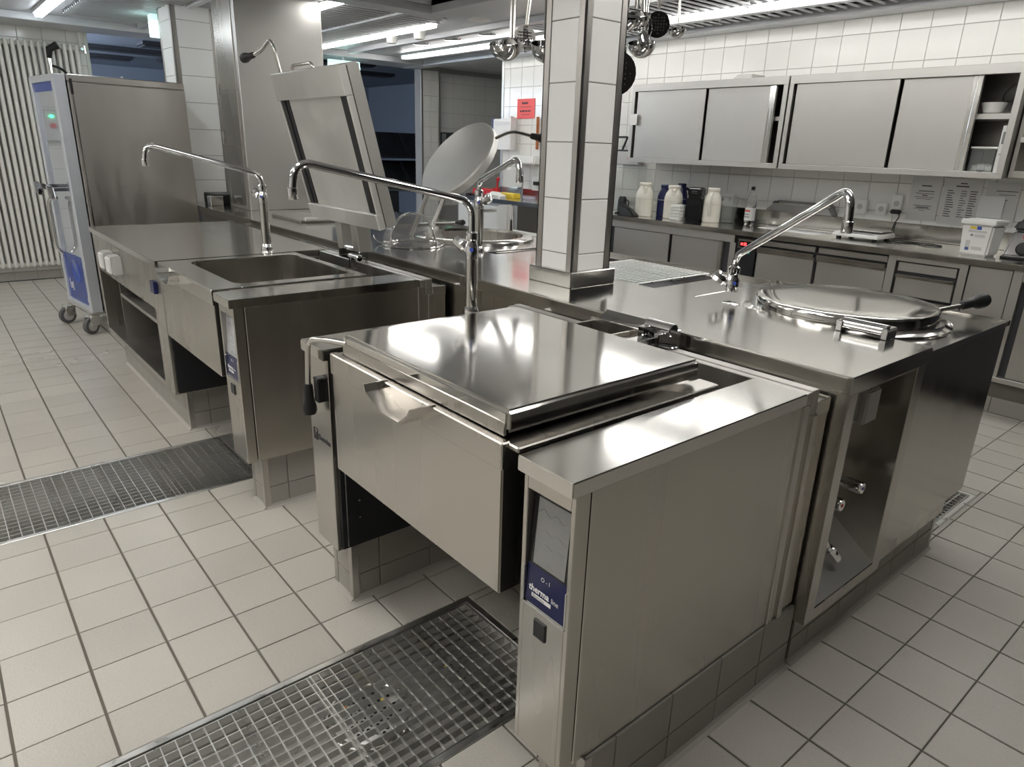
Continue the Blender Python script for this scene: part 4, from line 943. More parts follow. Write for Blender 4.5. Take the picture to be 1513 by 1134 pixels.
def sdoor(x0, x1, y, name='sliding_door', z0=.238, z1=.80, edge=True):
    o_ = t.part(name, MB(.002).box(x0, x1, y, y+.014, z0, z1), 'steel_door')
    if edge: t.part('door_profile', MB(.002).box(x1-.035, x1, y-.008, y, z0, z1), 'steel_d', o_)
sdoor(-4.66, -4.30, 4.748); sdoor(-4.235, -3.622, 4.734, edge=False); sdoor(-3.605, -3.115, 4.748)
sdoor(-1.09, -.60, 4.74, z1=.80)
pn = t.part('machine_grille', MB(.002).box(-2.980, -2.82, 4.735, 4.76, .238, .855), 'black_panel')
for i in range(8): t.part('grille_slot', MB().box(-2.955, -2.845, 4.732, 4.736, .50-i*.022, .508-i*.022), 'dark_metal', pn)
cu = t.part('thermostat', MB(.003).box(-2.965, -2.835, 4.712, 4.74, .775, .842), 'steel_h')
t.part('thermostat_display', MB().box(-2.945, -2.855, 4.708, 4.713, .785, .828), 'black_glass', cu)
t.part('display_digits', MB().box(-2.935, -2.915, 4.706, 4.709, .797, .815).box(-2.908, -2.885, 4.706, 4.709, .795, .818), 'red_led', cu); t.part('sticker', MB().box(-2.945, -2.865, 4.730, 4.736, .735, .765), 'teal', cu)
for (a, b) in [(-2.80, -2.358), (-2.335, -1.872)]:
    o_ = t.part('cold_drawer', MB(.003).box(a, b, 4.728, 4.76, .31, .785), 'steel_door')
    t.part('drawer_pull', MB(.002).box(a, b, 4.706, 4.735, .775, .800).box(a, b, 4.71, 4.716, .757, .777), 'steel_h', o_); t.part('upper_strip', MB(.002).box(a, b, 4.726, 4.75, .812, .850), 'steel_d', o_)
for (z0, z1) in [(.62, .745), (.44, .60), (.25, .42)]:
    o_ = t.part('drawer', MB(.003).box(-1.80, -1.462, 4.724, 4.76, z0, z1), 'steel_door'); t.part('drawer_pull', MB(.002).box(-1.80, -1.462, 4.704, 4.73, z1-.012, z1+.008), 'steel_h', o_)
t.part('drawer_blind', MB(.002).box(-1.80, -1.462, 4.726, 4.75, .772, .828), 'steel_door'); t.part('side_door', MB(.002).box(-1.400, -1.180, 4.726, 4.75, .24, .86), 'steel_door')
pk = MB().box(-4.68, -.57, 4.776, 5.36, 0, .205); pko = t.part('plinth', pk, 'plinth_grout')
for i in range(8):
    x = -2.13+i*.2; q = bpy.data.objects.new('plinth_tile', tile_mesh(.196, .098, .006, 'bp', 'plinth_tile', .0015)); C.objects.link(q); q.parent = pko
    q.matrix_local = Matrix.Translation(Vector((x, 4.776, .003))-t.loc) @ Matrix.Rotation(math.pi/2, 4, 'X')
for i in range(3):  # unseen dark cabinets added so the steel end panels reflect something dark
    x = -.50+i*.95
    fz = Thing('unseen_cabinet', 'added unseen dark cabinet, %s in the row after the back counter' % ('first', 'second', 'third')[i], 'dark cabinet', (x+.45, 5.0, 0))
    fz.part('cabinet', MB(.005).box(x, x+.92, 4.74, 5.38, .12, 2.10), 'dark_metal'); fz.part('door', MB(.006).box(x+.02, x+.90, 4.70, 4.738, .16, 2.04), 'dark_metal'); fz.part('handle', MB().cyl((x+.08, 4.67, .9), (x+.08, 4.67, 1.4), .012), 'chrome'); fz.part('base', MB().box(x+.03, x+.89, 4.80, 5.36, 0, .12), 'black')
# upper cabinets
def upper(label, x0, x1, doors, open_, shelf=True, yf=5.0):
    t = Thing('wall_cabinet', label, 'wall cabinet', ((x0+x1)/2, 5.2, 1.355))
    t.part('carcass', MB(.002).box(x0, x1, yf+.02, 5.39, 1.355, 1.372).box(x0, x1, yf+.02, 5.39, 1.975, 1.992).box(x0, x0+.016, yf+.02, 5.39, 1.372, 1.975).box(x1-.016, x1, yf+.02, 5.39, 1.372, 1.975).box(x0+.016, x1-.016, 5.378, 5.39, 1.372, 1.975), 'steel_d')
    ff = MB(.0015).box(x0, x1, yf, yf+.03, 1.352, 1.388).box(x0, x1, yf, yf+.03, 1.938, 1.995).box(x0, x0+.032, yf, yf+.03, 1.388, 1.938).box(x1-.036, x1, yf, yf+.03, 1.388, 1.938)
    t.part('face_frame', ff, 'steel_door')
    for (a, b, y, prof) in doors:
        o_ = t.part('sliding_door', MB(.002).box(a, b, yf+y, yf+y+.012, 1.390, 1.936), 'steel_door')
        if prof: t.part('door_profile', MB(.002).box(b-.028, b, yf+y-.010, yf+y, 1.390, 1.936).box(b-.055, b-.03, yf+y-.004, yf+y, 1.390, 1.936), 'steel_h', o_)
    if shelf: t.part('shelf', MB(.002).box(open_[0], x1-.016, yf+.05, 5.378, 1.690, 1.722), 'steel_door')
    return t
upper('steel wall cabinet with its sliding doors almost shut and a paper note', -4.385, -2.905, [(-4.33, -3.622, .012, False), (-3.605, -3.005, .026, True)], (-3.02, -2.92))
upper('steel wall cabinet with one end standing open showing crockery', -2.893, -1.432, [(-2.842, -2.130, .012, False), (-2.112, -1.655, .026, True)], (-2.0, -1.45))
t = Thing('wall_cabinet', 'recessed dark steel wall cabinet at the end of the row', 'wall cabinet', (-1.0, 5.25, 1.36))
t.part('carcass', MB(.002).box(-1.425, -.55, 5.08, 5.39, 1.36, 1.40).box(-1.425, -1.40, 5.08, 5.39, 1.40, 1.97).box(-1.425, -.55, 5.08, 5.39, 1.97, 2.0).box(-1.40, -.55, 5.36, 5.39, 1.40, 1.97), 'steel_d'); t.part('shelf', MB(.002).box(-1.40, -.55, 5.05, 5.36, 1.56, 1.59), 'steel_door')
def solid(name, label, cat, prof, x, y, z, m, grp=None, n=24, sx=1, sy=1):
    return single(name, MB().lathe(prof, (x, y, z), n, sx=sx, sy=sy), m, label, cat, grp, origin=(x, y, z))
solid('bowl', 'white porcelain bowl on the open cabinet shelf', 'bowl', [(.035, 0), (.05, .01), (.068, .065), (.066, .065), (.045, .012), (.004, .010)], -1.60, 5.12, 1.722, 'white_pl')
t = Thing('plate_stack', 'flat stack of white plates beside the bowl in the open cabinet', 'plates', (-1.51, 5.15, 1.722))
t.part('plate', MB().lathe([(.04, 0), (.05, .004), (.072, .012), (.004, .008)], (-1.525, 5.2, 1.722)), 'white_pl')
t = Thing('wine_glass', 'clear stemmed glass lying tilted behind the white bowl', 'glass', (-1.56, 5.26, 1.722))
t.part('bowl_glass', MB().lathe([(.012, 0), (.034, .03), (.040, .07), (.034, .11), (.033, .11), (.038, .07), (.032, .032), (.008, .006)], (-1.60, 5.27, 1.80), 20, axis=(.5, 0, .6)), 'glass'); t.part('stem', MB().cyl((-1.66, 5.27, 1.735), (-1.60, 5.27, 1.80), .005, n=8).lathe([(.03, 0), (.03, .003)], (-1.66, 5.27, 1.732), 16, axis=(.5, 0, .6)), 'glass')
t = Thing('plastic_tub', 'clear plastic tub of white wrapping inside the open cabinet', 'tub', (-1.60, 5.17, 1.372))
t.part('tub', MB(.006).box(-1.655, -1.515, 5.08, 5.30, 1.374, 1.376).box(-1.655, -1.650, 5.08, 5.30, 1.376, 1.52).box(-1.52, -1.515, 5.08, 5.30, 1.376, 1.52).box(-1.655, -1.515, 5.08, 5.085, 1.376, 1.52).box(-1.655, -1.515, 5.295, 5.30, 1.376, 1.52), 'clear')
cr_ = MB()
random.seed(3)
for i in range(5): cr_.lathe([(.01, 0), (.03, .01), (.026, .035), (.008, .045)], (-1.628+(i % 3)*.042, 5.12+(i//3)*.09, 1.378+random.random()*.02), 7)
t.part('wrapping', cr_, 'paper', kind='stuff'); t.part('lid', MB(.004).box(-1.66, -1.51, 5.075, 5.305, 1.521, 1.534), 'white_pl')
t = Thing('file_box', 'upright narrow white carton at the open end of the cabinet', 'carton', (-1.48, 5.17, 1.372))
t.part('carton', MB(.002).box(-1.506, -1.456, 5.06, 5.30, 1.373, 1.655), 'white_pl'); t.part('print', MB().box(-1.497, -1.465, 5.0585, 5.06, 1.55, 1.62).box(-1.497, -1.468, 5.0585, 5.06, 1.49, 1.494), 'ink_grey')
single('sheet_tray', MB(.002).hexa([(-3.98, 5.10, 1.993), (-3.55, 5.12, 1.993), (-3.55, 5.30, 1.993), (-3.98, 5.28, 1.993)], [(-3.99, 5.09, 2.012), (-3.54, 5.11, 2.004), (-3.54, 5.31, 2.004), (-3.99, 5.29, 2.012)]), 'white_pl', 'thin pale tray lying on top of the nearly shut wall cabinet', 'tray')
single('wedge_box', MB(.002).prism([(-3.47, 1.993), (-3.28, 1.993), (-3.28, 2.035), (-3.40, 2.035)], 'y', 5.10, 5.28), 'grey_pl', 'small wedge shaped grey box on top of the wall cabinet', 'box')
single('paper_note', MB().box(-4.375, -4.30, 4.985, 4.99, 1.665, 1.755), 'paper', 'small white paper note stuck to the wall cabinet frame', 'note')
t = Thing('cabinet_goods', 'packed glasses glimpsed through the narrow cabinet gap', 'glasses', (-2.97, 5.2, 1.722), kind=None)
for i in range(3): t.part('tumbler', MB().lathe([(.024, 0), (.028, .06), (.026, .06), (.022, .006)], (-2.968, 5.11+i*.07, 1.722+.0), 12), 'glass')
t = Thing('cabinet_files', 'dark folders standing in the narrow cabinet gap', 'folders', (-2.97, 5.2, 1.372))
t.part('folder', MB().box(-2.985, -2.965, 5.1, 5.34, 1.373, 1.60), 'black'); t.part('folder', MB().box(-2.961, -2.945, 5.12, 5.34, 1.373, 1.52), 'paper')

# ---------------- things on the back counter
def jug(label, x, y, rz, m, h=.285, w=.078, rim='white_pl'):
    t = Thing('vacuum_jug', label, 'vacuum jug', (x, y, ZB), rz)
    s = h/.285
    t.part('body', MB().lathe([(w*.92, 0), (w, .006), (w, .150*s), (w*1.0, .175*s), (w*.86, .215*s), (w*.66, .240*s), (w*.62, .258*s)], (0, 0, 0), 28), m, local=True)
    t.part('lid', MB().lathe([(w*.68, .258*s), (w*.70, .262*s), (w*.70, .278*s), (w*.62, .285*s), (.004, .285*s)], (0, 0, 0), 24), m, local=True)
    t.part('handle', MB().tube(fillet([(w*.55, 0, .245*s), (w*1.35, 0, .235*s), (w*1.45, 0, .10*s), (w*.95, 0, .06*s)], .04), .012, 10), m, local=True)
    t.part('spout', MB().hexa([(-w*.95, -.014, .195*s), (-w*.6, -.02, .195*s), (-w*.6, .02, .195*s), (-w*.95, .014, .195*s)], [(-w*1.05, -.008, .245*s), (-w*.55, -.018, .255*s), (-w*.55, .018, .255*s), (-w*1.05, .008, .245*s)]), m, local=True)
    t.part('band', MB().lathe([(w*1.006, .148*s), (w*1.006, .151*s)], (0, 0, 0), 28, cap=False), 'grey_pl', local=True)
    return t
jug('cream vacuum jug next to the black gloves at the counter end', -4.06, 4.90, 2.3, 'cream')
jug('navy blue vacuum jug between the two cream jugs', -3.96, 5.06, 2.4, 'navy', .27, .068)
jug('dark navy vacuum jug at the wall behind the second cream jug', -3.95, 5.27, 0.6, 'navy', .28, .055)
jug('cream vacuum jug beside the folded napkins', -3.80, 4.97, 2.2, 'cream', .275)
jug('cream vacuum jug with its handle turned out beside the black jug', -3.44, 5.02, -1.2, 'cream', .275, .072)
t = Thing('black_jug', 'square black pump jug between napkins and cream jug', 'vacuum jug', (-3.575, 4.98, ZB), .35)
t.part('body', MB(.018, 3).box(-.068, .068, -.07, .07, 0, .20), 'black_gloss', local=True); t.part('head', MB(.012, 3).box(-.058, .058, -.075, .06, .198, .272), 'black_gloss', local=True); t.part('handle', MB(.008, 2).box(-.018, .018, .06, .10, .06, .255), 'black', local=True); t.part('tap_lever', MB(.004).box(-.025, .025, -.085, -.06, .22, .245), 'black', local=True)
t = Thing('napkin_stack', 'folded stack of white cloths beside the black jug', 'cloths', (-3.683, 4.90, ZB), .1)
for i in range(5): t.part('cloth', MB(.008, 2).box(-.05+random.uniform(-.004, .004), .05, -.06, .06+random.uniform(-.004, .004), i*.025, i*.025+.024), 'cloth', local=True)
t = Thing('measuring_jug', 'tall empty clear plastic jug under the double socket', 'jug', (-3.345, 5.12, ZB))
t.part('beaker', MB().lathe([(.055, 0), (.068, .20), (.065, .20), (.052, .006), (.004, .005)], (0, 0, 0), 24), 'clear', local=True); t.part('handle', MB().tube(fillet([(-.06, 0, .18), (-.105, 0, .17), (-.10, 0, .06), (-.055, 0, .05)], .03), .007, 8), 'clear', local=True)
t = Thing('water_bottle', 'clear plastic water bottle with dark cap and white label', 'bottle', (-3.17, 5.16, ZB))
t.part('bottle', MB().lathe([(.034, 0), (.040, .008), (.041, .17), (.036, .20), (.022, .245), (.014, .265), (.013, .28)], (0, 0, 0), 24), 'glass', local=True); lb = t.part('label', MB().lathe([(.0415, .035), (.0415, .135)], (0, 0, 0), 24, cap=False), 'paper', local=True)
t.part('label_print', MB().box(-.024, .024, -.0432, -.0415, .105, .118), 'red_paper', lb, local=True); t.part('label_text', MB().box(-.026, .026, -.0435, -.0415, .06, .066).box(-.02, .02, -.0435, -.0415, .08, .086), 'ink_grey', lb, local=True); t.part('cap', MB().lathe([(.0155, .272), (.0155, .297), (.012, .299)], (0, 0, 0), 18), 'black', local=True)
t = Thing('oven_gloves', 'crumpled black gloves heaped in front of the cream jug', 'gloves', (-4.17, 4.76, ZB))
t.part('glove', MB(.008, 2).hexa([(-.02, -.05, 0), (.16, -.04, 0), (.15, .05, 0), (0, .04, 0)], [(-.06, -.02, .10), (.10, -.04, .06), (.10, .03, .05), (-.04, .03, .115)]), 'black', local=True)
t.part('strap', MB().tube(fillet([(-.02, -.05, .02), (-.10, -.06, .01), (-.14, -.02, .03), (-.17, -.05, .01)], .03), .010, 8), 'black', local=True); t.part('buckle', MB(.003).box(-.09, -.05, -.075, -.045, 0, .03), 'white_pl', local=True)
single('counter_paper', MB().hexa([(-3.00, 5.02, ZB), (-2.52, 4.98, ZB), (-2.46, 5.18, ZB), (-2.98, 5.24, ZB)], [(-3.00, 5.02, ZB+.002), (-2.52, 4.98, ZB+.002), (-2.46, 5.18, ZB+.002), (-2.98, 5.24, ZB+.003)]), 'paper', 'loose white sheets of paper lying on the counter', 'paper')
t = Thing('kitchen_scale', 'flat white kitchen scale with a steel plate on the counter', 'scale', (-2.21, 5.09, ZB), -.02)
sb = t.part('body', MB(.006, 2).hexa([(-.17, -.13, .016), (.16, -.13, .016), (.16, .14, .016), (-.17, .14, .016)], [(-.165, -.125, .040), (.155, -.125, .040), (.155, .135, .052), (-.165, .135, .052)]), 'white_pl', local=True)
for (fx, fy) in [(-.13, -.09), (.12, -.09), (-.13, .1), (.12, .1)]: t.part('foot', MB().lathe([(.018, 0), (.016, .018)], (fx, fy, 0), 12), 'black', local=True)
t.part('keypad', MB().hexa([(-.12, -.115, .0415), (.11, -.115, .0415), (.11, -.075, .0435), (-.12, -.075, .0435)], [(-.12, -.115, .0425), (.11, -.115, .0425), (.11, -.075, .0445), (-.12, -.075, .0445)]), 'ink_grey', local=True)
t.part('plate', MB(.003).box(-.14, .145, -.05, .13, .056, .064), 'steel_h', local=True)
single('scale_cable', MB().tube(fillet([(-2.05, 5.10, ZB+.012), (-1.98, 5.05, ZB+.004), (-1.88, 5.14, ZB+.004), (-1.78, 5.06, ZB+.006), (-1.70, 5.14, ZB+.004), (-1.80, 5.22, ZB+.004), (-1.95, 5.12, ZB+.010), (-2.08, 5.22, ZB+.004), (-2.13, 5.34, ZB+.02), (-2.13, 5.352, 1.00), (-2.09, 5.345, 1.07), (-2.12, 5.35, 1.09)], .04), .0035, 8), 'cord', 'thin black cable coiled beside the scale and plugged into the wall', 'cable')
t = Thing('plastic_bucket', 'white rectangular food bucket with printed label and lid', 'bucket', (-1.435, 4.92, ZB), -.12)
t.part('tub', MB(.012, 2).hexa([(-.078, -.07, 0), (.078, -.07, 0), (.078, .07, 0), (-.078, .07, 0)], [(-.09, -.082, .185), (.09, -.082, .185), (.09, .082, .185), (-.09, .082, .185)]), 'white_pl', local=True); t.part('lid', MB(.006, 2).box(-.098, .098, -.09, .09, .183, .213), 'white_pl', local=True)
lbm = MB()
def lab(x0, x1, z0, z1, m, nm='label_print'):
    def yy(z): return -.0715-.012*z/.185
    t.part(nm, MB()._add([(x0, yy(z0), z0), (x1, yy(z0), z0), (x1, yy(z1), z1), (x0, yy(z1), z1)], [(0, 1, 2, 3)]), m, local=True)
lab(-.04, -.005, .158, .172, 'yellow'); lab(-.002, .024, .155, .174, 'ink_blue'); lab(-.045, .055, .138, .150, 'laminate'); lab(-.03, -.016, .115, .128, 'ink_grey'); lab(-.01, .05, .112, .128, 'laminate'); lab(-.05, -.025, .03, .09, 'laminate'); lab(-.05, -.027, .03, .048, 'ink_blue'); lab(-.015, .045, .035, .055, 'laminate')
t = Thing('blender_base', 'chrome blender motor base with black dial and red badge', 'blender', (-1.225, 5.02, ZB), .15)
t.part('base', MB(.012, 3).hexa([(-.10, -.10, .012), (.10, -.10, .012), (.10, .10, .012), (-.10, .10, .012)], [(-.065, -.065, .165), (.065, -.065, .165), (.065, .065, .165), (-.065, .065, .165)]), 'chrome', local=True); t.part('foot_plate', MB(.004).box(-.105, .105, -.105, .105, 0, .014), 'black', local=True)
t.part('lid', MB(.015, 3).hexa([(-.08, -.08, .163), (.08, -.08, .163), (.08, .08, .163), (-.08, .08, .163)], [(-.06, -.06, .225), (.06, -.06, .225), (.06, .06, .225), (-.06, .06, .225)]), 'black', local=True)
t.part('dial', MB().lathe([(.040, 0), (.040, .004), (.032, .006), (.030, .022), (.004, .024)], (0, -.089, .062), 24, axis=(0, -1, .22)), 'black', local=True); t.part('badge', MB().lathe([(.024, 0), (.024, .002)], (.005, -.0735, .132), 20, axis=(0, -1, .22), sx=1, sy=.9), 'red', local=True)
# wall fittings above the counter
def socket(label, x, z, w=.08, h=.08, n=1, grp=None):
    t = Thing('wall_socket', label, 'socket', (x, 5.39, z))
    t.part('plate', MB(.006, 2).box(x-w/2, x+w/2, 5.372, 5.393, z-h/2, z+h/2), 'white_pl')
    for i in range(n):
        cx = x-w/2+w*(i+.5)/n; t.part('insert', MB().lathe([(.02, 0), (.02, .001)], (cx, 5.3715, z), 18, axis=(0, -1, 0)), 'grey_pl')
    return t
socket('white double socket plate behind the clear jug', -3.55, 1.075, .16, .08, 2)
socket('white socket above the metal paper rail end', -2.40, 1.105, .10, .10)
socket('white socket beside the tap nozzle, left of the plugged one', -2.245, 1.10, .08, .085)
socket('white socket with the black plug below the scale papers', -2.145, 1.145, .075, .12)
single('power_plug', MB(.006, 2).box(-2.165, -2.10, 5.335, 5.372, 1.075, 1.105), 'black', 'black plug of the scale in its wall socket', 'plug')
t = Thing('paper_rail', 'long grey metal paper holder mounted above the counter upstand', 'paper holder', (-2.85, 5.33, 1.0))
t.part('trough', MB(.003).hexa([(-3.12, 5.29, 1.022), (-2.56, 5.29, 1.022), (-2.56, 5.39, 1.022), (-3.12, 5.39, 1.022)], [(-3.07, 5.31, 1.075), (-2.61, 5.31, 1.075), (-2.61, 5.39, 1.105), (-3.07, 5.39, 1.105)]), 'yellow_g'); t.part('blade', MB().box(-3.08, -2.60, 5.32, 5.325, 1.078, 1.088), 'steel_h'); t.part('end_clip', MB(.002).box(-3.06, -3.03, 5.30, 5.33, 1.085, 1.10), 'dark_metal')
def notice(label, x0, x1, z0, z1, rows, m='laminate', y=5.388, cols=None):
    t = Thing('notice_sheet', label, 'notice', ((x0+x1)/2, y, z0))
    t.part('sheet', MB().box(x0, x1, y-.001, y+.001, z0, z1), m)
    k = MB(); w = x1-x0
    for (fz, a, b, th) in rows: k.box(x0+w*a, x0+w*b, y-.0018, y-.001, z1-(z1-z0)*fz-th/2, z1-(z1-z0)*fz+th/2)
    t.part('printed_lines', k, 'ink', kind='stuff')
notice('printed notice with centred lines above the scale cable', -2.075, -1.88, 1.045, 1.335, [(.20, .35, .68, .007), (.32, .28, .80, .005), (.38, .2, .8, .003), (.42, .42, .6, .006), (.46, .18, .82, .003), (.50, .25, .75, .003), (.66, .2, .8, .004), (.70, .3, .72, .006), (.73, .22, .8, .003), (.77, .4, .6, .003)])
rows = [(.10, .42, .6, .006), (.16, .32, .66, .007)]
for i in range(12): rows += [(.26+i*.05, .12, .12+random.uniform(.12, .24), .005), (.26+i*.05, .48, .48+random.uniform(.08, .18), .004), (.26+i*.05, .72, .72+random.uniform(.12, .2), .005)]
notice('printed price table notice in two columns', -1.865, -1.635, 1.03, 1.335, rows)
notice('printed notice with a smaller sheet pinned over it beside the blender', -1.61, -1.42, 1.05, 1.325, [(.2, .3, .95, .004), (.28, .4, .9, .003), (.4, .3, .7, .003)])
single('pinned_slip', MB().box(-1.635, -1.49, 5.380, 5.382, 1.10, 1.235), 'paper', 'smaller plain slip pinned over the printed notice', 'slip')
t = Thing('switch_box', 'grey box with a red and black rotary switch beside the wall cabinet', 'switch', (-4.60, 5.36, 1.33))
t.part('box', MB(.004).box(-4.80, -4.52, 5.31, 5.393, 1.32, 1.44), 'grey_pl'); t.part('rotary_knob', MB(.004).box(-4.62, -4.56, 5.285, 5.31, 1.355, 1.41), 'black'); t.part('red_mark', MB(.002).box(-4.645, -4.60, 5.290, 5.31, 1.368, 1.398), 'red')
t = Thing('wire_holder', 'black bent wire holder on top of the switch box', 'holder', (-4.66, 5.35, 1.44))
for x in (-4.76, -4.58): t.part('wire_loop', MB().tube(fillet([(x, 5.34, 1.442), (x+.06, 5.34, 1.57), (x-.06, 5.34, 1.57), (x-.08, 5.34, 1.53)], .01), .010, 6), 'black')
t.part('bar', MB(.002).box(-4.82, -4.52, 5.325, 5.355, 1.44, 1.456), 'black')
single('splash_pane', MB(.002).box(-5.0, -4.40, 5.30, 5.306, .905, 1.31), 'clear', 'clear upright splash pane behind the cream jug', 'splash guard')
for (x, y, h, m, lb_) in [(-4.42, 5.02, .14, 'black', 'small black pot with a spout at the far counter end'), (-4.30, 5.12, .13, 'chrome', 'small steel milk jug behind the black pot'), (-4.52, 4.88, .10, 'black', 'squat black pot next to the column corner')]:
    t = Thing('small_pot', lb_, 'pot', (x, y, ZB)); t.part('body', MB().lathe([(.035, 0), (.045, .02), (.04, h*.8), (.03, h)], (0, 0, 0), 18), m, local=True); t.part('handle', MB().tube(fillet([(.035, 0, h*.8), (.08, 0, h*.75), (.07, 0, h*.2), (.04, 0, h*.2)], .02), .006, 6), m, local=True)

# ---------------- left part of the back wall
t = Thing('prep_counter', 'steel preparation counter below the red notice', 'counter', (-5.9, 5.05, 0))
t.part('worktop', MB(.004, 2).box(-6.68, -5.15, 4.70, 5.385, .88, .92), 'steel_h'); struct('trim_31', MB(.002).box(-6.68, -5.15, 5.37, 5.39, .92, 1.0), 'steel_h', 'steel upstand behind the preparation counter'); t.part('carcass', MB(.003).box(-6.66, -5.60, 4.74, 5.38, 0, .88), 'steel_door')
for (a, b) in [(-6.62, -6.18), (-6.15, -5.66)]: t.part('door', MB(.003).box(a, b, 4.722, 4.74, .16, .84), 'white_pl')
t.part('leg', MB(.002).box(-5.20, -5.16, 4.74, 4.78, 0, .88), 'steel_d')
t = Thing('waste_trolley', 'small steel trolley with a rounded push bar and a white cloth beside the column', 'trolley', (-5.3, 4.3, 0))
t.part('tray', MB(.006).box(-5.55, -4.95, 4.15, 4.55, .60, .66), 'white_pl'); t.part('body', MB(.004).box(-5.53, -4.97, 4.17, 4.53, .08, .60), 'dark_metal'); t.part('push_bar', MB().tube(fillet([(-5.55, 4.15, .62), (-5.55, 4.15, .84), (-5.0, 4.15, .90), (-4.98, 4.15, .62)], .10), .016, 10), 'steel_h')
for (x, y) in [(-5.5, 4.2), (-5.0, 4.2), (-5.5, 4.5), (-5.0, 4.5)]: t.part('wheel', MB().lathe([(.04, -.012), (.04, .012)], (x, y, .04), 16, axis=(0, 1, 0)), 'rubber')
single('hanging_cloth', MB(.015, 2).hexa([(-5.14, 4.10, .66), (-4.98, 4.10, .66), (-4.98, 4.19, .66), (-5.12, 4.19, .66)], [(-5.17, 4.11, .93), (-4.99, 4.11, .95), (-4.99, 4.18, .95), (-5.13, 4.18, .93)]), 'cloth', 'white cloth hung over the trolley bar', 'cloth')
t = Thing('red_notice', 'red laminated notice taped to the white tiles', 'notice', (-6.27, 5.388, 1.76))
t.part('sheet', MB().box(-6.42, -6.12, 5.386, 5.389, 1.755, 1.962), 'red_paper'); t.part('lettering', MB().box(-6.335, -6.315, 5.385, 5.386, 1.905, 1.928).box(-6.31, -6.285, 5.385, 5.386, 1.905, 1.925).box(-6.28, -6.255, 5.385, 5.386, 1.906, 1.926).box(-6.25, -6.235, 5.385, 5.386, 1.907, 1.928).box(-6.37, -6.34, 5.385, 5.386, 1.825, 1.840).box(-6.33, -6.29, 5.385, 5.386, 1.825, 1.842).box(-6.28, -6.24, 5.385, 5.386, 1.826, 1.841).box(-6.23, -6.19, 5.385, 5.386, 1.826, 1.841).box(-6.36, -6.18, 5.385, 5.386, 1.875, 1.879).box(-6.34, -6.2, 5.385, 5.386, 1.795, 1.799), 'ink', kind='stuff')
t = Thing('wall_folder', 'white flip folder standing open on the wall under the red notice', 'folder', (-6.6, 5.36, 1.42))
t.part('page', MB(.003).box(-6.82, -6.44, 5.36, 5.385, 1.415, 1.755), 'paper'); t.part('page_header', MB().box(-6.78, -6.50, 5.357, 5.36, 1.69, 1.725), 'laminate'); t.part('tilted_page', MB(.002).hexa([(-6.43, 5.385, 1.41), (-6.36, 5.24, 1.41), (-6.352, 5.245, 1.41), (-6.42, 5.389, 1.41)], [(-6.43, 5.385, 1.76), (-6.36, 5.24, 1.775), (-6.352, 5.245, 1.775), (-6.42, 5.389, 1.76)]), 'paper'); t.part('edge', MB().box(-6.845, -6.82, 5.355, 5.389, 1.41, 1.76), 'navy')
single('hanging_board', MB(.003).box(-6.048, -6.034, 5.352, 5.388, 1.43, 1.77), 'wood', 'thin red brown board hanging beside the column', 'board')
single('paper_dispenser', MB(.012, 2).box(-6.40, -5.98, 5.28, 5.388, 1.27, 1.36), 'white_pl', 'white wall dispenser below the hanging board', 'dispenser')
t = Thing('demijohn', 'large ribbed clear plastic bottle with a yellow cap', 'bottle', (-6.14, 5.12, .92))
t.part('bottle', MB().lathe([(.11, 0), (.12, .02), (.12, .10), (.115, .11), (.12, .12), (.12, .20), (.115, .21), (.12, .22), (.11, .29), (.06, .34), (.045, .36)], (0, 0, 0), 24), 'clear', local=True); t.part('cap', MB().lathe([(.05, .355), (.05, .395), (.04, .40)], (0, 0, 0), 18), 'yellow', local=True)
t = Thing('wall_socket', 'white socket with a small black plug beside the ribbed bottle', 'socket', (-6.0, 5.39, 1.05))
t.part('plate', MB(.005).box(-6.10, -5.92, 5.365, 5.388, .99, 1.14), 'white_pl'); t.part('plug', MB(.005).box(-6.03, -5.97, 5.32, 5.365, 1.05, 1.09), 'black')
single('red_box', MB(.004).box(-6.66, -6.32, 4.95, 5.10, .92, .985), 'red', 'flat red carton on the preparation counter', 'carton')
t = Thing('red_tongs', 'red plastic utensils standing beside the flat red carton', 'utensils', (-6.28, 5.0, .92)); t.part('cup', MB().lathe([(.035, 0), (.045, .09)], (0, 0, 0), 14), 'red', local=True); t.part('utensil', MB().tube([(0, 0, .05), (.02, 0, .16), (.035, 0, .20)], [.006, .01, .02], 8), 'red', local=True); t.part('utensil', MB().tube([(0, .01, .05), (-.01, .02, .15), (-.005, .02, .19)], [.006, .008, .018], 8), 'red', local=True)
single('yellow_tray', MB(.006).box(-6.12, -5.88, 4.92, 5.02, .92, .972), 'yellow', 'yellow plastic tray below the ribbed bottle', 'tray')
single('bread_bag', MB(.04, 3).hexa([(-6.22, 4.74, .92), (-5.90, 4.74, .92), (-5.90, 4.90, .92), (-6.22, 4.90, .92)], [(-6.16, 4.77, .985), (-5.97, 4.77, .98), (-5.97, 4.87, .98), (-6.16, 4.87, .985)]), 'cloth', 'white folded cloth bundle in front of the yellow tray', 'cloth')
for i in range(4):
    x = -6.52+i*.10
    t = Thing('kitchen_knife', 'black handled knife lying at the edge of the preparation counter', 'knife', (x, 4.80, .92), .5+i*.12, 'knives on the preparation counter')
    t.part('handle', MB(.005).box(-.02, .015, -.06, .07, 0, .022), 'black', local=True); t.part('blade', MB(.001).box(-.014, .016, .07, .22, .009, .012), 'steel_h', local=True)
t = Thing('niche_control', 'dark metal control cabinet with a green lamp in the dim recess', 'control cabinet', (-8.72, 6.0, 1.2))
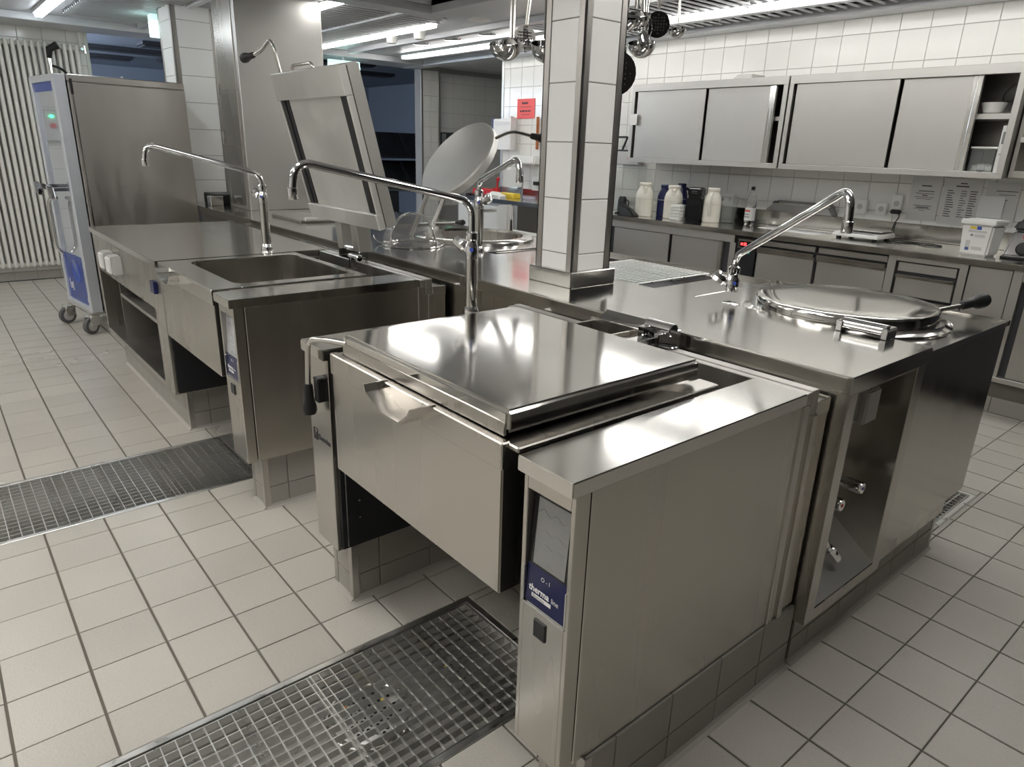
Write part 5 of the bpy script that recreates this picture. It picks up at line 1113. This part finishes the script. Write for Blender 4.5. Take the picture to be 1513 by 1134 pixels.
t.part('case', MB(.005).box(-8.73, -8.66, 5.86, 6.30, 1.20, 1.62), 'dark_metal'); t.part('trim_bar', MB().box(-8.66, -8.655, 5.88, 5.95, 1.22, 1.60), 'galv'); t.part('lamp', MB().lathe([(.018, 0), (.018, .01)], (-8.66, 6.0, 1.52), 12, axis=(1, 0, 0)), 'green_led')

# ---------------- dark room: dish rack shelving
t = Thing('crate_shelf', 'steel tube shelf rack carrying slanted dark crates in the unlit room', 'shelf rack', (-10.6, 6.0, 0))
for y in (5.15, 6.9): t.part('upright', MB().cyl((-10.3, y, 0), (-10.3, y, 1.75), .018).cyl((-10.9, y, 0), (-10.9, y, 1.95), .018), 'galv')
for y in (5.02, 5.09): t.part('guard_tube', MB().cyl((-10.25, y, .2), (-10.25, y, 1.72), .012), 'galv')
for (z, kk) in ((1.30, 0), (.86, 1)):
    t.part('shelf_bar', MB(.003).box(-10.9, -10.28, 5.12, 6.95, z-.08, z-.05), 'dark_metal')
for (z, kk) in ((1.28, 'upper'), (.84, 'lower')):
    for i in range(3):
        y0 = 5.2+i*.58
        cr_ = Thing('slatted_crate', 'dark slatted dish crate, %s on the %s shelf of the rack' % (('next to the tube guards', 'between two crates', 'behind the tiled pier')[i], kk), 'crate', (-10.5, y0+.28, z-.05), group='dark crates on the %s rack shelf' % kk)
        cr_.part('back', MB(.004).hexa([(-10.30, y0, z-.04), (-10.30, y0+.55, z-.04), (-10.36, y0+.55, z-.04), (-10.36, y0, z-.04)], [(-10.60, y0+.0, z+.34), (-10.60, y0+.55, z+.34), (-10.66, y0+.55, z+.34), (-10.66, y0, z+.34)]), 'crate')
        for j in range(13):
            yy = y0+.02+j*.042; cr_.part('slat', MB().hexa([(-10.285, yy, z-.04), (-10.285, yy+.016, z-.04), (-10.30, yy+.016, z-.04), (-10.30, yy, z-.04)], [(-10.585, yy, z+.34), (-10.585, yy+.016, z+.34), (-10.60, yy+.016, z+.34), (-10.60, yy, z+.34)]), 'dark_metal')
t = Thing('dark_cart', 'dark metal cart standing under the crate rack in the unlit room', 'cart', (-9.9, 5.6, 0))
t.part('body', MB(.01).box(-10.15, -9.65, 5.2, 5.75, .12, .75), 'dark_metal'); t.part('top', MB(.006).box(-10.18, -9.6, 5.15, 6.2, .75, .79), 'steel_d'); t.part('post', MB(.003).box(-9.66, -9.62, 6.14, 6.18, 0, .75), 'galv')
t = Thing('spray_faucet', 'tall chrome rinsing tap in the unlit room', 'tap', (-9.8, 5.0, .0))
t.part('pipe', MB().tube(fillet([(-9.8, 5.0, 0), (-9.8, 5.0, 1.32), (-9.8, 5.12, 1.40), (-9.8, 5.18, 1.2)], .08), .014, 10), 'chrome'); t.part('spray', MB().lathe([(.02, 0), (.03, .10)], (-9.8, 5.18, 1.12), 12), 'chrome')

# ================================================================== HANGING UTENSILS
t = Thing('utensil_rail', 'chrome rail ring fixed round the tiled column near the ceiling', 'rail', (-2.3, 2.38, 2.17))
t.part('rail', MB().tube([(-2.95, 2.32, 2.18), (-2.20, 2.32, 2.18), (-2.20, 2.62, 2.18), (-1.95, 2.75, 2.18)], .008, 10), 'chrome')
t.part('hanger', MB().cyl((-2.95, 2.32, 2.18), (-2.95, 2.32, HC), .006).cyl((-1.95, 2.75, 2.18), (-1.95, 2.75, HC), .006), 'chrome')
def utensil(kind, label, top, L, s=1.0, rz=0.0, tilt=0.0):
    x, y, z = top
    t = Thing(kind, label, kind.replace('_', ' '), (x, y, z), rz)
    rt = Matrix.Rotation(tilt, 4, 'Y')
    b = -L
    hk = MB().tube(fillet([(0, 0, b+.03), (0, 0, -.03), (0, 0, .022), (.018, 0, .022), (.018, 0, .0)], .01), .0045*s, 8).box(-.009*s, .009*s, -.002, .002, b+.03, -.05)
    t.part('handle', hk.xf(rt), 'steel_h', local=True)
    if kind == 'ladle':
        r = .06*s; pr = [(r*math.sin(a*math.pi/16), -r*math.cos(a*math.pi/16)) for a in range(1, 8)]+[(r, 0), (r*.94, 0)]+[(r*.94*math.sin(a*math.pi/16), -r*.94*math.cos(a*math.pi/16)) for a in range(7, 0, -1)]
        t.part('bowl', MB().lathe(pr, (0, -r*.95, b), 24, axis=(0, -.35, .94)).xf(rt), 'chrome', local=True)
    elif kind == 'skimmer':
        r = .07*s; t.part('disc', MB().lathe([(r, 0), (r*.9, -.008), (r*.4, -.014), (.003, -.016), (.003, -.014), (r*.4, -.012), (r*.9, -.006)], (0, -.01, b-r*.6), 22, axis=(0, -1, -.12)).xf(rt), 'chrome', local=True)
        hl = MB()
        for i in range(-3, 4):
            for j in range(-3, 4):
                if i*i+j*j < 10: hl.lathe([(.0035, 0), (.0035, .001)], (i*.016*s, -.026, b-r*.6+j*.016*s), 6, axis=(0, -1, 0))
        t.part('holes', hl.xf(rt), 'ink', local=True, kind='stuff')
    elif kind == 'spoon':
        t.part('bowl', MB().lathe([(.004, -.055), (.022, -.045), (.030, -.01), (.026, .03), (.008, .052)], (0, 0, b-.03), 16, sx=1, sy=.35).xf(rt), 'chrome', local=True)
    elif kind == 'whisk':
        for q in range(5):
            a = q*math.pi/5; c_, s_ = math.cos(a), math.sin(a)
            t.part('wire', MB().tube([(.03*math.sin(u)*c_*(1.15 if u > 1.5 else 1), .03*math.sin(u)*s_, b+.03-.12*(1-math.cos(u))/2*1.0) for u in [math.pi*i/8 for i in range(9)]]+[(-.03*math.sin(u)*c_, -.03*math.sin(u)*s_, b+.03-.12*(1+math.cos(u))/2) for u in [math.pi*i/8 for i in range(9)]], .0018, 6).xf(rt), 'chrome', local=True)
utensil('ladle', 'large shiny soup ladle hanging at the free end of the rail', (-2.80, 2.305, 2.18), .275, 1.35, .5)
utensil('skimmer', 'round perforated skimmer hanging behind the large ladle', (-2.83, 2.44, 2.18), .20, .85, .6, .10)
utensil('ladle', 'deep nested ladle half hidden by the column corner', (-2.57, 2.315, 2.18), .30, 1.35, 1.0)
utensil('ladle', 'second nested ladle against the column corner', (-2.50, 2.35, 2.18), .27, 1.1, 1.0)
utensil('skimmer', 'long perforated skimmer lowest in the bunch beside the column', (-2.215, 2.40, 2.18), .37, 1.3, .9)
utensil('ladle', 'shiny ladle hanging lowest in the middle of the bunch', (-2.185, 2.535, 2.18), .30, 1.0, .6)
utensil('ladle', 'broad ladle in front of the bunch beside the column', (-2.185, 2.475, 2.18), .20, 1.05, .7)
utensil('ladle', 'narrow ladle tucked between column and broad ladle', (-2.195, 2.42, 2.18), .215, .95, .9)
utensil('spoon', 'long steel spoon hanging inside the bunch', (-2.20, 2.445, 2.18), .31, 1.3, .4, .08)
utensil('spoon', 'second steel spoon crossing the first in the bunch', (-2.19, 2.50, 2.18), .27, 1.3, 1.1, -.10)
utensil('skimmer', 'small slotted skimmer at the outer side of the bunch', (-2.17, 2.60, 2.18), .185, .75, .8)
utensil('ladle', 'smallest ladle hanging apart at the outer end of the bunch', (-2.12, 2.665, 2.18), .235, .62, .5, -.05)
utensil('whisk', 'wire whisk hanging in the bunch beside the column', (-2.205, 2.56, 2.18), .20, 1, .3)
